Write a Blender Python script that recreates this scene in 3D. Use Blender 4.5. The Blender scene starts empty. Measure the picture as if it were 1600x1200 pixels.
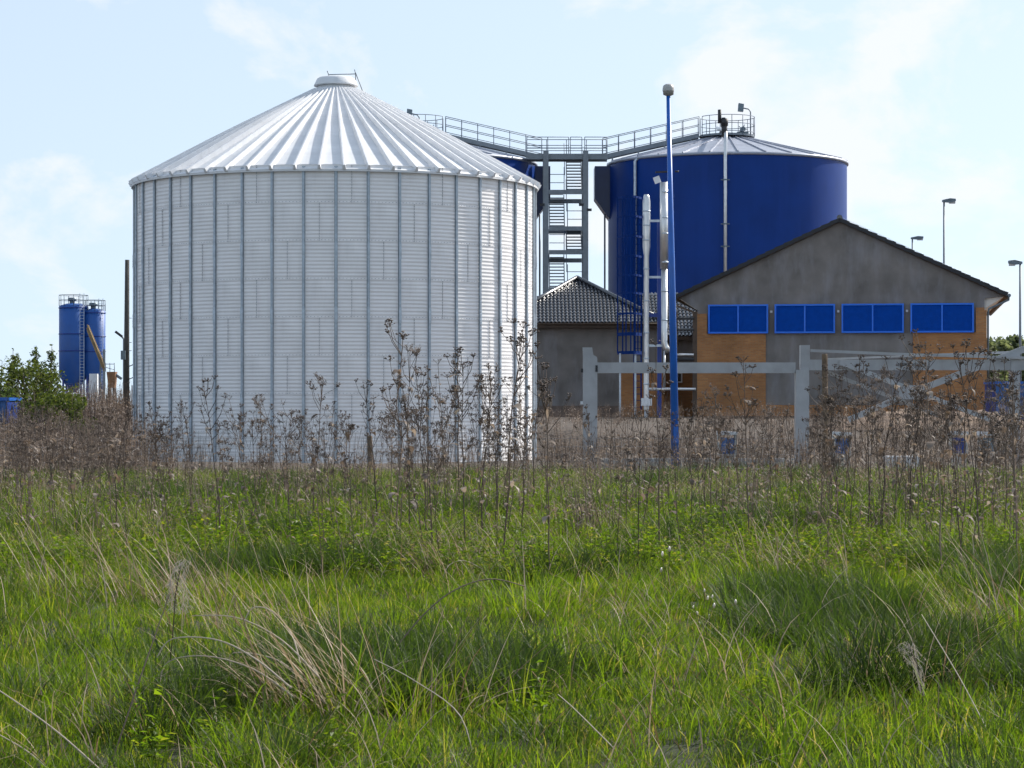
import bpy, math, random
from mathutils import Vector, Matrix, noise as mnoise

R = math.radians
rng = random.Random(7)
scene = bpy.context.scene
COL = scene.collection

# ------------------------------------------------------------------ camera
EYE = 1.55
FPX = 3800.0          # focal length in photo pixels (1600 wide)
HORY = 638.0          # photo row of the horizon
cam_d = bpy.data.cameras.new('camera')
cam_d.sensor_width = 36.0
cam_d.lens = FPX / 1600.0 * 36.0
cam_d.shift_y = (HORY - 600.0) / 1600.0
cam_d.clip_start = 0.2
cam_d.clip_end = 6000
cam = bpy.data.objects.new('camera', cam_d)
COL.objects.link(cam)
cam.location = (0, 0, EYE)
cam.rotation_euler = (R(90), 0, 0)
scene.camera = cam

# ------------------------------------------------------------------ light
SUN_EL = R(37)
SUN_AZ = R(53)        # from +Y (view direction) towards +X
sdir = Vector((math.sin(SUN_AZ) * math.cos(SUN_EL), math.cos(SUN_AZ) * math.cos(SUN_EL), math.sin(SUN_EL)))
sun_d = bpy.data.lights.new('sun', 'SUN')
sun_d.energy = 5.0
sun_d.angle = R(0.55)
sun_d.color = (1.0, 0.95, 0.87)
sun = bpy.data.objects.new('sun', sun_d)
COL.objects.link(sun)
sun.rotation_euler = sdir.to_track_quat('Z', 'Y').to_euler()

world = bpy.data.worlds.new('World')
scene.world = world
world.use_nodes = True
wt = world.node_tree
wt.nodes.clear()
def wn(kind, **kw):
    n = wt.nodes.new(kind)
    for k, v in kw.items():
        setattr(n, k, v)
    return n
w_out = wn('ShaderNodeOutputWorld')
w_bg = wn('ShaderNodeBackground')
w_bg.inputs['Strength'].default_value = 0.105
w_sky = wn('ShaderNodeTexSky', sky_type='NISHITA', sun_disc=False)
w_sky.sun_elevation = SUN_EL
w_sky.sun_rotation = SUN_AZ
w_sky.altitude = 50
w_sky.air_density = 1.0
w_sky.dust_density = 0.35
w_sky.ozone_density = 2.2
# clouds: soft broken cumulus, noise over the direction of view, everywhere on the dome
w_tc = wn('ShaderNodeTexCoord')
w_map = wn('ShaderNodeMapping')
w_map.inputs['Location'].default_value = (2.13, 0.4, 0.31)
w_map.inputs['Scale'].default_value = (1.0, 1.0, 1.5)
w_n1 = wn('ShaderNodeTexNoise')
w_n1.inputs['Scale'].default_value = 13.0
w_n1.inputs['Detail'].default_value = 9.0
w_n1.inputs['Roughness'].default_value = 0.56
w_n1.inputs['Distortion'].default_value = 0.25
w_r1 = wn('ShaderNodeValToRGB')
w_r1.color_ramp.elements[0].position = 0.58
w_r1.color_ramp.elements[0].color = (0, 0, 0, 1)
w_r1.color_ramp.elements[1].position = 0.69
w_r1.color_ramp.elements[1].color = (1, 1, 1, 1)
w_mul = wn('ShaderNodeMath', operation='MULTIPLY')
w_mul.inputs[1].default_value = 0.8
w_mix = wn('ShaderNodeMix', data_type='RGBA')
w_mix.inputs['B'].default_value = (7.3, 7.45, 7.7, 1)
L = wt.links.new
L(w_tc.outputs['Generated'], w_map.inputs['Vector'])
L(w_map.outputs['Vector'], w_n1.inputs['Vector'])
L(w_r1.outputs['Color'], w_mul.inputs[0])
L(w_mul.outputs[0], w_mix.inputs['Factor'])
# the film's short range: compress the sky's own brightness range, evenly over the whole dome
w_gam = wn('ShaderNodeGamma')
w_gam.inputs['Gamma'].default_value = 0.5
w_tint = wn('ShaderNodeMix', data_type='RGBA', blend_type='MULTIPLY')
w_tint.inputs['Factor'].default_value = 1.0
w_tint.inputs['B'].default_value = (3.6, 3.5, 3.35, 1)
w_up = wn('ShaderNodeVectorMath', operation='MULTIPLY_ADD')      # haze-free reading of the sky a little above each direction
w_up.inputs[1].default_value = (1, 1, 0.8); w_up.inputs[2].default_value = (0, 0, 0.2)
w_nr = wn('ShaderNodeVectorMath', operation='NORMALIZE')
L(w_tc.outputs['Generated'], w_up.inputs[0]); L(w_up.outputs[0], w_nr.inputs[0]); L(w_nr.outputs[0], w_sky.inputs['Vector'])
# two cloud banks among the loose noise clouds
w_add = None
for (cd, lo, hi, amt) in ((Vector((.125, 1, .085)), .9935, .9996, .155), (Vector((-.215, 1, .10)), .9965, .9998, .05), (Vector((-.09, 1, .165)), .9985, .9999, .09), (Vector((.155, 1, .15)), .9985, .99995, .08)):
    w_d = wn('ShaderNodeVectorMath', operation='DOT_PRODUCT'); w_d.inputs[1].default_value = cd.normalized()
    w_nn = wn('ShaderNodeVectorMath', operation='NORMALIZE'); L(w_tc.outputs['Generated'], w_nn.inputs[0]); L(w_nn.outputs[0], w_d.inputs[0])
    w_mr = wn('ShaderNodeMapRange', interpolation_type='SMOOTHSTEP'); w_mr.inputs['From Min'].default_value = lo; w_mr.inputs['From Max'].default_value = hi
    w_mr.inputs['To Min'].default_value = 0; w_mr.inputs['To Max'].default_value = amt
    L(w_d.outputs['Value'], w_mr.inputs['Value'])
    w_a = wn('ShaderNodeMath', operation='ADD')
    L(w_mr.outputs['Result'], w_a.inputs[0])
    L(w_add.outputs[0] if w_add else w_n1.outputs['Fac'], w_a.inputs[1])
    w_add = w_a
L(w_add.outputs[0], w_r1.inputs['Fac'])
L(w_sky.outputs['Color'], w_gam.inputs['Color'])
L(w_gam.outputs['Color'], w_tint.inputs['A'])
L(w_tint.outputs['Result'], w_mix.inputs['A'])
world.cycles.sampling_method = 'MANUAL'
world.cycles.sample_map_resolution = 512
L(w_mix.outputs['Result'], w_bg.inputs['Color'])
L(w_bg.outputs['Background'], w_out.inputs['Surface'])

scene.view_settings.view_transform = 'Standard'
scene.view_settings.look = 'None'
scene.view_settings.exposure = 0.35
scene.view_settings.gamma = 1.0
scene.view_settings.use_curve_mapping = False
scene.cycles.max_bounces = 5
scene.cycles.diffuse_bounces = 3
scene.cycles.glossy_bounces = 2
scene.cycles.transmission_bounces = 3
scene.cycles.use_adaptive_sampling = True
scene.cycles.adaptive_threshold = 0.03
scene.cycles.transparent_max_bounces = 8
scene.cycles.use_denoising = True

# ------------------------------------------------------------------ helpers
def P(px, py, d):
    """a photo pixel at a given distance, as a point of the place"""
    return Vector(((px - 800.0) / FPX * d, d, EYE + (HORY - py) / FPX * d))
def PX(px, d): return (px - 800.0) / FPX * d
def PZ(py, d): return EYE + (HORY - py) / FPX * d

def tag(o, label=None, cat=None, group=None, kind=None):
    if label: o['label'] = label
    if cat: o['category'] = cat
    if group: o['group'] = group
    if kind: o['kind'] = kind
    return o

def empty(name, loc=(0, 0, 0), rz=0.0, parent=None):
    o = bpy.data.objects.new(name, None)
    o.empty_display_size = 0.2
    COL.objects.link(o)
    o.location = loc
    o.rotation_euler = (0, 0, rz)
    if parent: o.parent = parent
    return o

def inst(name, mesh, parent=None, loc=(0, 0, 0), rot=(0, 0, 0), scale=None):
    o = bpy.data.objects.new(name, mesh)
    COL.objects.link(o)
    o.location = loc
    o.rotation_euler = rot
    if scale is not None: o.scale = scale
    if parent: o.parent = parent
    return o

class MB:
    """collects polygons for one mesh"""
    def __init__(s):
        s.v = []; s.f = []; s.smooth = []; s.mi = []; s.tint = []; s.cur = 0; s.t = 0.5; s.tinted = False
    def add(s, verts, faces, smooth=False):
        b = len(s.v)
        s.v.extend([tuple(p) for p in verts])
        s.tint.extend([s.t] * len(verts))
        for f in faces:
            s.f.append(tuple(b + i for i in f)); s.smooth.append(smooth); s.mi.append(s.cur)
        return s
    def box(s, lo, hi):
        x0, y0, z0 = lo; x1, y1, z1 = hi
        return s.add([(x0,y0,z0),(x1,y0,z0),(x1,y1,z0),(x0,y1,z0),(x0,y0,z1),(x1,y0,z1),(x1,y1,z1),(x0,y1,z1)],
              [(3,2,1,0),(4,5,6,7),(0,1,5,4),(1,2,6,5),(2,3,7,6),(3,0,4,7)])
    def beam(s, a, b, w, h, up=(0, 0, 1)):
        """rectangular bar from a to b, w across, h along up"""
        a = Vector(a); b = Vector(b); d = (b - a).normalized(); u = Vector(up)
        side = d.cross(u)
        if side.length < 1e-4: side = d.cross(Vector((0, 1, 0)))
        side.normalize(); u = side.cross(d).normalized()
        c = []
        for p in (a, b):
            for (i, j) in ((-1,-1),(1,-1),(1,1),(-1,1)):
                c.append(p + side * (i * w / 2) + u * (j * h / 2))
        return s.add(c, [(3,2,1,0),(4,5,6,7),(0,1,5,4),(1,2,6,5),(2,3,7,6),(3,0,4,7)])
    def tube(s, pts, rad, n=8, smooth=True, cap=True):
        pts = [Vector(p) for p in pts]
        if not isinstance(rad, (list, tuple)): rad = [rad] * len(pts)
        vs = []; fs = []
        prev = None
        for i, p in enumerate(pts):
            if i == 0: d = pts[1] - pts[0]
            elif i == len(pts) - 1: d = pts[-1] - pts[-2]
            else: d = pts[i + 1] - pts[i - 1]
            d = d.normalized()
            if prev is None:
                ref = Vector((0, 0, 1)) if abs(d.z) < 0.9 else Vector((1, 0, 0))
                sx = d.cross(ref).normalized()
            else:
                sx = (prev - d * prev.dot(d)).normalized()
            prev = sx
            sy = d.cross(sx)
            for k in range(n):
                a = 2 * math.pi * k / n
                vs.append(p + (sx * math.cos(a) + sy * math.sin(a)) * rad[i])
        for i in range(len(pts) - 1):
            for k in range(n):
                k2 = (k + 1) % n
                fs.append((i*n+k, i*n+k2, (i+1)*n+k2, (i+1)*n+k))
        s.add(vs, fs, smooth)
        if cap:
            b = len(s.v) - len(vs)
            s.f.append(tuple(b + k for k in reversed(range(n)))); s.smooth.append(False); s.mi.append(s.cur)
            s.f.append(tuple(b + (len(pts)-1)*n + k for k in range(n))); s.smooth.append(False); s.mi.append(s.cur)
        return s
    def lathe(s, prof, n=48, c=(0, 0, 0), smooth=True):
        vs = []; fs = []
        for (r, z) in prof:
            for k in range(n):
                a = 2 * math.pi * k / n
                vs.append((c[0] + r*math.cos(a), c[1] + r*math.sin(a), c[2] + z))
        for i in range(len(prof) - 1):
            for k in range(n):
                k2 = (k + 1) % n
                fs.append((i*n+k, i*n+k2, (i+1)*n+k2, (i+1)*n+k))
        return s.add(vs, fs, smooth)
    def prism(s, poly, axis_from, axis_to):
        """polygon (list of 3D points) swept by axis_to-axis_from"""
        d = Vector(axis_to) - Vector(axis_from); n = len(poly)
        vs = [Vector(p) for p in poly] + [Vector(p) + d for p in poly]
        fs = [tuple(reversed(range(n))), tuple(range(n, 2*n))]
        for i in range(n):
            j = (i + 1) % n
            fs.append((i, j, n + j, n + i))
        return s.add(vs, fs)
    def mesh(s, name, mats):
        m = bpy.data.meshes.new(name)
        m.from_pydata(s.v, [], s.f)
        m.polygons.foreach_set('use_smooth', s.smooth)
        if not isinstance(mats, (list, tuple)): mats = [mats]
        for mt in mats: m.materials.append(mt)
        if len(mats) > 1: m.polygons.foreach_set('material_index', s.mi)
        if s.tinted or len(set(s.tint)) > 1:
            a = m.attributes.new('tint', 'FLOAT', 'POINT')
            a.data.foreach_set('value', s.tint)
        m.update()
        return m
    def build(s, name, mats, parent=None, loc=(0, 0, 0), rot=(0, 0, 0)):
        return inst(name, s.mesh(name, mats), parent, loc, rot)

# ------------------------------------------------------------------ materials
def mat(name, col, rough=0.6, metal=0.0, var=0.12, vscale=3.0, bump=0.0, bscale=40.0, spec=0.5, dirt=None, dirt_amt=0.0, dirt_scale=(1, 1, 1)):
    m = bpy.data.materials.new(name); m.use_nodes = True
    t = m.node_tree; n = t.nodes; l = t.links.new
    b = n['Principled BSDF']
    b.inputs['Roughness'].default_value = rough
    b.inputs['Metallic'].default_value = metal
    b.inputs['Specular IOR Level'].default_value = spec
    tc = n.new('ShaderNodeTexCoord')
    nz = n.new('ShaderNodeTexNoise'); nz.inputs['Scale'].default_value = vscale; nz.inputs['Detail'].default_value = 6
    l(tc.outputs['Object'], nz.inputs['Vector'])
    mr = n.new('ShaderNodeMapRange')
    mr.inputs['From Min'].default_value = 0.3; mr.inputs['From Max'].default_value = 0.7
    mr.inputs['To Min'].default_value = 1 - var; mr.inputs['To Max'].default_value = 1 + var
    l(nz.outputs['Fac'], mr.inputs['Value'])
    mx = n.new('ShaderNodeMix'); mx.data_type = 'RGBA'; mx.blend_type = 'MULTIPLY'
    mx.inputs['Factor'].default_value = 1.0
    mx.inputs['A'].default_value = (*col, 1)
    l(mr.outputs['Result'], mx.inputs['B'])
    last = mx.outputs['Result']
    if dirt:
        mp = n.new('ShaderNodeMapping'); mp.inputs['Scale'].default_value = dirt_scale
        l(tc.outputs['Object'], mp.inputs['Vector'])
        n2 = n.new('ShaderNodeTexNoise'); n2.inputs['Scale'].default_value = 1.0; n2.inputs['Detail'].default_value = 7; n2.inputs['Roughness'].default_value = 0.65
        l(mp.outputs['Vector'], n2.inputs['Vector'])
        m2 = n.new('ShaderNodeMapRange')
        m2.inputs['From Min'].default_value = 0.48; m2.inputs['From Max'].default_value = 0.72
        m2.inputs['To Min'].default_value = 0; m2.inputs['To Max'].default_value = dirt_amt
        l(n2.outputs['Fac'], m2.inputs['Value'])
        m3 = n.new('ShaderNodeMix'); m3.data_type = 'RGBA'
        m3.inputs['B'].default_value = (*dirt, 1)
        l(m2.outputs['Result'], m3.inputs['Factor']); l(last, m3.inputs['A'])
        last = m3.outputs['Result']
    l(last, b.inputs['Base Color'])
    if bump:
        nb = n.new('ShaderNodeTexNoise'); nb.inputs['Scale'].default_value = bscale; nb.inputs['Detail'].default_value = 4
        l(tc.outputs['Object'], nb.inputs['Vector'])
        bp = n.new('ShaderNodeBump'); bp.inputs['Strength'].default_value = bump; bp.inputs['Distance'].default_value = 0.02
        l(nb.outputs['Fac'], bp.inputs['Height']); l(bp.outputs['Normal'], b.inputs['Normal'])
    return m

def brick_mat(name):
    m = bpy.data.materials.new(name); m.use_nodes = True
    t = m.node_tree; n = t.nodes; l = t.links.new
    b = n['Principled BSDF']; b.inputs['Roughness'].default_value = 0.85
    tc = n.new('ShaderNodeTexCoord')
    sp = n.new('ShaderNodeSeparateXYZ'); l(tc.outputs['Object'], sp.inputs[0])
    ad = n.new('ShaderNodeMath'); ad.operation = 'ADD'; l(sp.outputs['X'], ad.inputs[0]); l(sp.outputs['Y'], ad.inputs[1])
    cb = n.new('ShaderNodeCombineXYZ'); l(ad.outputs[0], cb.inputs['X']); l(sp.outputs['Z'], cb.inputs['Y'])
    bk = n.new('ShaderNodeTexBrick')
    bk.inputs['Scale'].default_value = 1.0
    bk.inputs['Brick Width'].default_value = 0.24; bk.inputs['Row Height'].default_value = 0.067
    bk.inputs['Mortar Size'].default_value = 0.007
    bk.inputs['Color1'].default_value = (0.46, 0.205, 0.068, 1)
    bk.inputs['Color2'].default_value = (0.36, 0.15, 0.052, 1)
    bk.inputs['Mortar'].default_value = (0.30, 0.20, 0.12, 1)
    l(cb.outputs[0], bk.inputs['Vector'])
    nz = n.new('ShaderNodeTexNoise'); nz.inputs['Scale'].default_value = 0.9; nz.inputs['Detail'].default_value = 5
    l(tc.outputs['Object'], nz.inputs['Vector'])
    mr = n.new('ShaderNodeMapRange'); mr.inputs['From Min'].default_value = .3; mr.inputs['From Max'].default_value = .7
    mr.inputs['To Min'].default_value = .82; mr.inputs['To Max'].default_value = 1.15
    l(nz.outputs['Fac'], mr.inputs['Value'])
    mx = n.new('ShaderNodeMix'); mx.data_type = 'RGBA'; mx.blend_type = 'MULTIPLY'; mx.inputs['Factor'].default_value = 1
    l(bk.outputs['Color'], mx.inputs['A']); l(mr.outputs['Result'], mx.inputs['B'])
    l(mx.outputs['Result'], b.inputs['Base Color'])
    bp = n.new('ShaderNodeBump'); bp.inputs['Strength'].default_value = .5; bp.inputs['Distance'].default_value = .01; bp.invert = True
    l(bk.outputs['Fac'], bp.inputs['Height']); l(bp.outputs['Normal'], b.inputs['Normal'])
    return m

def leaf_mat(name, ramp, trans=0.45, rough=0.45, rand=0.35, gloss=0.06, through=(1.25, 1.15, 1.0)):
    """thin leaf: diffuse + translucent + a little gloss; colour from the blade's tint and the plant's own random"""
    m = bpy.data.materials.new(name); m.use_nodes = True
    t = m.node_tree; n = t.nodes; l = t.links.new
    n.remove(n['Principled BSDF'])
    out = n['Material Output']
    at = n.new('ShaderNodeAttribute'); at.attribute_name = 'tint'
    oi = n.new('ShaderNodeObjectInfo')
    ma = n.new('ShaderNodeMath'); ma.operation = 'MULTIPLY_ADD'
    ma.inputs[1].default_value = rand
    l(oi.outputs['Random'], ma.inputs[0]); l(at.outputs['Fac'], ma.inputs[2])
    su = n.new('ShaderNodeMath'); su.operation = 'SUBTRACT'; su.inputs[1].default_value = rand / 2
    l(ma.outputs[0], su.inputs[0])
    cr = n.new('ShaderNodeValToRGB')
    els = cr.color_ramp.elements
    while len(els) < len(ramp): els.new(0.5)
    for e, (p, c) in zip(els, ramp):
        e.position = p; e.color = (*c, 1)
    l(su.outputs[0], cr.inputs['Fac'])
    di = n.new('ShaderNodeBsdfDiffuse'); tr = n.new('ShaderNodeBsdfTranslucent'); gl = n.new('ShaderNodeBsdfGlossy')
    gl.inputs['Roughness'].default_value = rough
    gl.inputs['Color'].default_value = (1, 1, 1, 1)
    l(cr.outputs['Color'], di.inputs['Color'])
    bo = n.new('ShaderNodeMix'); bo.data_type = 'RGBA'; bo.blend_type = 'MULTIPLY'; bo.inputs['Factor'].default_value = 1
    bo.inputs['B'].default_value = (*through, 1)
    l(cr.outputs['Color'], bo.inputs['A']); l(bo.outputs['Result'], tr.inputs['Color'])
    m1 = n.new('ShaderNodeMixShader'); m1.inputs[0].default_value = trans
    l(di.outputs[0], m1.inputs[1]); l(tr.outputs[0], m1.inputs[2])
    m2 = n.new('ShaderNodeMixShader'); m2.inputs[0].default_value = gloss
    l(m1.outputs[0], m2.inputs[1]); l(gl.outputs[0], m2.inputs[2])
    l(m2.outputs[0], out.inputs['Surface'])
    return m

M = {}
M['silo_white'] = mat('silo_white', (0.86, 0.83, 0.82), 0.38, 0.0, 0.05, 1.2, dirt=(0.55, 0.53, 0.52), dirt_amt=0.25, dirt_scale=(2.5, 2.5, 0.5))
M['roof_white'] = mat('roof_white', (0.72, 0.72, 0.73), 0.6, 0.0, 0.05, 2.0, dirt=(0.45, 0.44, 0.44), dirt_amt=0.3, dirt_scale=(3, 0.6, 1))
M['galv'] = mat('galv', (0.50, 0.56, 0.62), 0.45, 0.35, 0.15, 6.0)
M['bolt_zinc'] = mat('bolt_zinc', (0.33, 0.34, 0.36), 0.5, 0.3, 0.2, 6.0)
M['verge'] = mat('verge', (0.022, 0.023, 0.026), 0.65, 0.0, 0.2, 8.0)
M['galv_dark'] = mat('galv_dark', (0.16, 0.20, 0.23), 0.5, 0.4, 0.15, 6.0)
M['rail_grey'] = mat('rail_grey', (0.13, 0.16, 0.21), 0.6, 0.0, 0.12, 3.0)
M['steel_grey'] = mat('steel_grey', (0.20, 0.225, 0.25), 0.55, 0.2, 0.12, 3.0)
M['gate_grey'] = mat('gate_grey', (0.37, 0.375, 0.385), 0.55, 0.1, 0.12, 2.5, dirt=(0.22, 0.2, 0.18), dirt_amt=0.35, dirt_scale=(2, 2, 0.8))
M['tank_blue'] = mat('tank_blue', (0.001, 0.036, 0.215), 0.45, 0.0, 0.12, 0.5, spec=0.2, dirt=(0.006, 0.045, 0.26), dirt_amt=0.6, dirt_scale=(1.5, 1.5, 0.12))
M['tank_roof'] = mat('tank_roof', (0.36, 0.38, 0.44), 0.45, 0.3, 0.12, 1.5)
M['tank_box'] = mat('tank_box', (0.012, 0.025, 0.09), 0.4, 0.0, 0.1, 2.0)
M['blue_paint'] = mat('blue_paint', (0.016, 0.12, 0.48), 0.32, 0.0, 0.08, 3.0, dirt=(0.05, 0.07, 0.12), dirt_amt=0.25, dirt_scale=(4, 4, 1))
M['ladder_blue'] = mat('ladder_blue', (0.004, 0.028, 0.15), 0.75, 0.0, 0.1, 3.0, spec=0.08)
M['blue_dull'] = mat('blue_dull', (0.045, 0.125, 0.33), 0.6, 0.0, 0.2, 6.0)
M['blue_dark'] = mat('blue_dark', (0.010, 0.040, 0.24), 0.4, 0.0, 0.08, 3.0)
M['blue_frame'] = mat('blue_frame', (0.008, 0.16, 0.76), 0.4, 0.0, 0.06, 3.0)
M['blue_panel'] = mat('blue_panel', (0.001, 0.068, 0.40), 0.6, 0.0, 0.10, 5.0, spec=0.12)
M['render_grey'] = mat('render_grey', (0.195, 0.176, 0.162), 0.9, 0.0, 0.28, 0.8, bump=0.25, bscale=30, dirt=(0.28, 0.275, 0.29), dirt_amt=0.7, dirt_scale=(1.3, 1.3, 0.35))
M['brick'] = brick_mat('brick')
M['plinth'] = mat('plinth', (0.16, 0.12, 0.10), 0.9, 0.0, 0.2, 3.0)
M['tile'] = mat('tile', (0.032, 0.033, 0.04), 0.24, 0.0, 0.25, 8.0, spec=0.8)
M['tile'].node_tree.nodes['Principled BSDF'].inputs['IOR'].default_value = 1.6
M['fascia'] = mat('fascia', (0.07, 0.045, 0.03), 0.7, 0.0, 0.2, 4.0)
M['soffit'] = mat('soffit', (0.82, 0.76, 0.68), 0.7, 0.0, 0.05, 4.0)
M['chrome'] = mat('chrome', (0.66, 0.66, 0.66), 0.34, 0.75, 0.08, 4.0)
M['lamp_glass'] = mat('lamp_glass', (0.42, 0.40, 0.38), 0.35, 0.0, 0.05, 4.0)
M['lamp_cap'] = mat('lamp_cap', (0.30, 0.28, 0.26), 0.5, 0.0, 0.05, 4.0)
M['dark'] = mat('dark', (0.03, 0.03, 0.033), 0.6, 0.0, 0.1, 4.0)
M['wood'] = mat('wood', (0.17, 0.115, 0.075), 0.9, 0.0, 0.3, 9.0, bump=0.5, bscale=25)
M['pole_wood'] = mat('pole_wood', (0.065, 0.06, 0.055), 0.9, 0.0, 0.25, 5.0, bump=0.4, bscale=20)
M['concrete'] = mat('concrete', (0.42, 0.41, 0.39), 0.9, 0.0, 0.14, 5.0, bump=0.3, bscale=30)
M['concrete_pale'] = mat('concrete_pale', (0.62, 0.62, 0.63), 0.85, 0.0, 0.10, 5.0)
M['wire'] = mat('wire', (0.22, 0.22, 0.23), 0.5, 0.5, 0.1, 5.0)
M['tan'] = mat('tan', (0.30, 0.215, 0.11), 0.8, 0.0, 0.25, 2.0)
M['rust'] = mat('rust', (0.24, 0.125, 0.06), 0.85, 0.0, 0.3, 2.0)
M['cement_blue'] = mat('cement_blue', (0.012, 0.085, 0.33), 0.5, 0.0, 0.08, 1.0, dirt=(0.05, 0.1, 0.25), dirt_amt=0.4, dirt_scale=(1, 1, .3))
M['white'] = mat('white', (0.75, 0.76, 0.78), 0.6, 0.0, 0.06, 3.0)
M['glass'] = mat('glass', (0.03, 0.04, 0.05), 0.1, 0.0, 0.05, 3.0, spec=0.8)
M['bark'] = mat('bark', (0.10, 0.075, 0.055), 0.9, 0.0, 0.3, 12.0)

GREEN = [(0.0, (0.032, 0.058, 0.010)), (0.35, (0.075, 0.125, 0.015)), (0.7, (0.118, 0.172, 0.020)), (0.92, (0.17, 0.18, 0.035)), (1.0, (0.22, 0.185, 0.115))]
M['grass'] = leaf_mat('grass', GREEN, 0.58, 0.45, 0.5, 0.014, (1.82, 1.9, 0.5))
M['grass_dark'] = leaf_mat('grass_dark', [(0.0, (0.022, 0.042, 0.012)), (0.6, (0.045, 0.075, 0.016)), (1.0, (0.09, 0.115, 0.03))], 0.45, 0.5, 0.3, 0.014, (1.8, 1.9, 0.7))
M['tussock'] = leaf_mat('tussock', [(0.0, (0.010, 0.020, 0.008)), (0.6, (0.030, 0.052, 0.014)), (1.0, (0.085, 0.11, 0.03))], 0.3, 0.5, 0.3, 0.008, (1.5, 1.6, 0.6))
M['straw'] = leaf_mat('straw', [(0.0, (0.10, 0.065, 0.035)), (0.5, (0.24, 0.17, 0.10)), (1.0, (0.46, 0.37, 0.27))], 0.3, 0.5, 0.35, 0.02)
M['dead_stem'] = leaf_mat('dead_stem', [(0.0, (0.048, 0.032, 0.025)), (0.5, (0.108, 0.074, 0.056)), (1.0, (0.24, 0.18, 0.14))], 0.0, 0.6, 0.35, 0.03)
M['dead_head'] = leaf_mat('dead_head', [(0.0, (0.065, 0.048, 0.04)), (0.5, (0.135, 0.102, 0.084)), (1.0, (0.26, 0.21, 0.18))], 0.25, 0.6, 0.4, 0.02)
M['dead_leaf'] = leaf_mat('dead_leaf', [(0.0, (0.09, 0.065, 0.05)), (0.5, (0.20, 0.155, 0.125)), (1.0, (0.42, 0.36, 0.31))], 0.4, 0.6, 0.5, 0.03)
M['straw_solid'] = leaf_mat('straw_solid', [(0.0, (0.16, 0.11, 0.07)), (0.5, (0.40, 0.32, 0.235)), (1.0, (0.55, 0.47, 0.37))], 0.0, 0.5, 0.3, 0.03)
M['papery'] = leaf_mat('papery', [(0.0, (0.30, 0.275, 0.245)), (1.0, (0.44, 0.41, 0.375))], 0.4, 0.7, 0.1, 0.02)
M['shrub_leaf'] = leaf_mat('shrub_leaf', [(0.0, (0.030, 0.048, 0.015)), (0.5, (0.072, 0.098, 0.026)), (1.0, (0.12, 0.135, 0.045))], 0.4, 0.5, 0.35, 0.01, (1.6, 1.6, 0.8))
M['far_leaf'] = leaf_mat('far_leaf', [(0.0, (0.085, 0.11, 0.06)), (0.5, (0.14, 0.165, 0.095)), (1.0, (0.20, 0.22, 0.13))], 0.4, 0.5, 0.35, 0.01, (1.6, 1.6, 1.0))  # slight distance haze is put into these leaf colours as a paler tone
M['bud_white'] = leaf_mat('bud_white', [(0.0, (0.5, 0.48, 0.42)), (1.0, (0.8, 0.78, 0.72))], 0.4, 0.4, 0.2, 0.1)

def ground_mat():
    m = bpy.data.materials.new('ground_soil'); m.use_nodes = True
    t = m.node_tree; n = t.nodes; l = t.links.new
    b = n['Principled BSDF']; b.inputs['Roughness'].default_value = 0.95
    tc = n.new('ShaderNodeTexCoord')
    n1 = n.new('ShaderNodeTexNoise'); n1.inputs['Scale'].default_value = 0.35; n1.inputs['Detail'].default_value = 8
    n2 = n.new('ShaderNodeTexNoise'); n2.inputs['Scale'].default_value = 7.0; n2.inputs['Detail'].default_value = 8
    l(tc.outputs['Object'], n1.inputs['Vector']); l(tc.outputs['Object'], n2.inputs['Vector'])
    c1 = n.new('ShaderNodeValToRGB')
    c1.color_ramp.elements[0].position = .38; c1.color_ramp.elements[0].color = (0.022, 0.032, 0.009, 1)
    c1.color_ramp.elements[1].position = .62; c1.color_ramp.elements[1].color = (0.036, 0.036, 0.015, 1)
    l(n1.outputs['Fac'], c1.inputs['Fac'])
    # bare soil further away, at the works
    sp = n.new('ShaderNodeSeparateXYZ'); l(tc.outputs['Object'], sp.inputs[0])
    mr = n.new('ShaderNodeMapRange'); mr.inputs['From Min'].default_value = 54; mr.inputs['From Max'].default_value = 60
    l(sp.outputs['Y'], mr.inputs['Value'])
    c2 = n.new('ShaderNodeValToRGB')
    c2.color_ramp.elements[0].position = .40; c2.color_ramp.elements[0].color = (0.055, 0.042, 0.034, 1)
    c2.color_ramp.elements[1].position = .68; c2.color_ramp.elements[1].color = (0.12, 0.09, 0.066, 1)
    l(n2.outputs['Fac'], c2.inputs['Fac'])
    mx = n.new('ShaderNodeMix'); mx.data_type = 'RGBA'
    l(mr.outputs['Result'], mx.inputs['Factor']); l(c1.outputs['Color'], mx.inputs['A']); l(c2.outputs['Color'], mx.inputs['B'])
    l(mx.outputs['Result'], b.inputs['Base Color'])
    bp = n.new('ShaderNodeBump'); bp.inputs['Strength'].default_value = .6; bp.inputs['Distance'].default_value = .08
    l(n2.outputs['Fac'], bp.inputs['Height']); l(bp.outputs['Normal'], b.inputs['Normal'])
    return m
M['ground'] = ground_mat()
M['sand'] = mat('sand', (0.15, 0.10, 0.07), 0.95, 0.0, 0.35, 2.2, bump=0.8, bscale=6, dirt=(0.38, 0.27, 0.18), dirt_amt=0.8, dirt_scale=(0.6, 2.0, 2.0))

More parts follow.
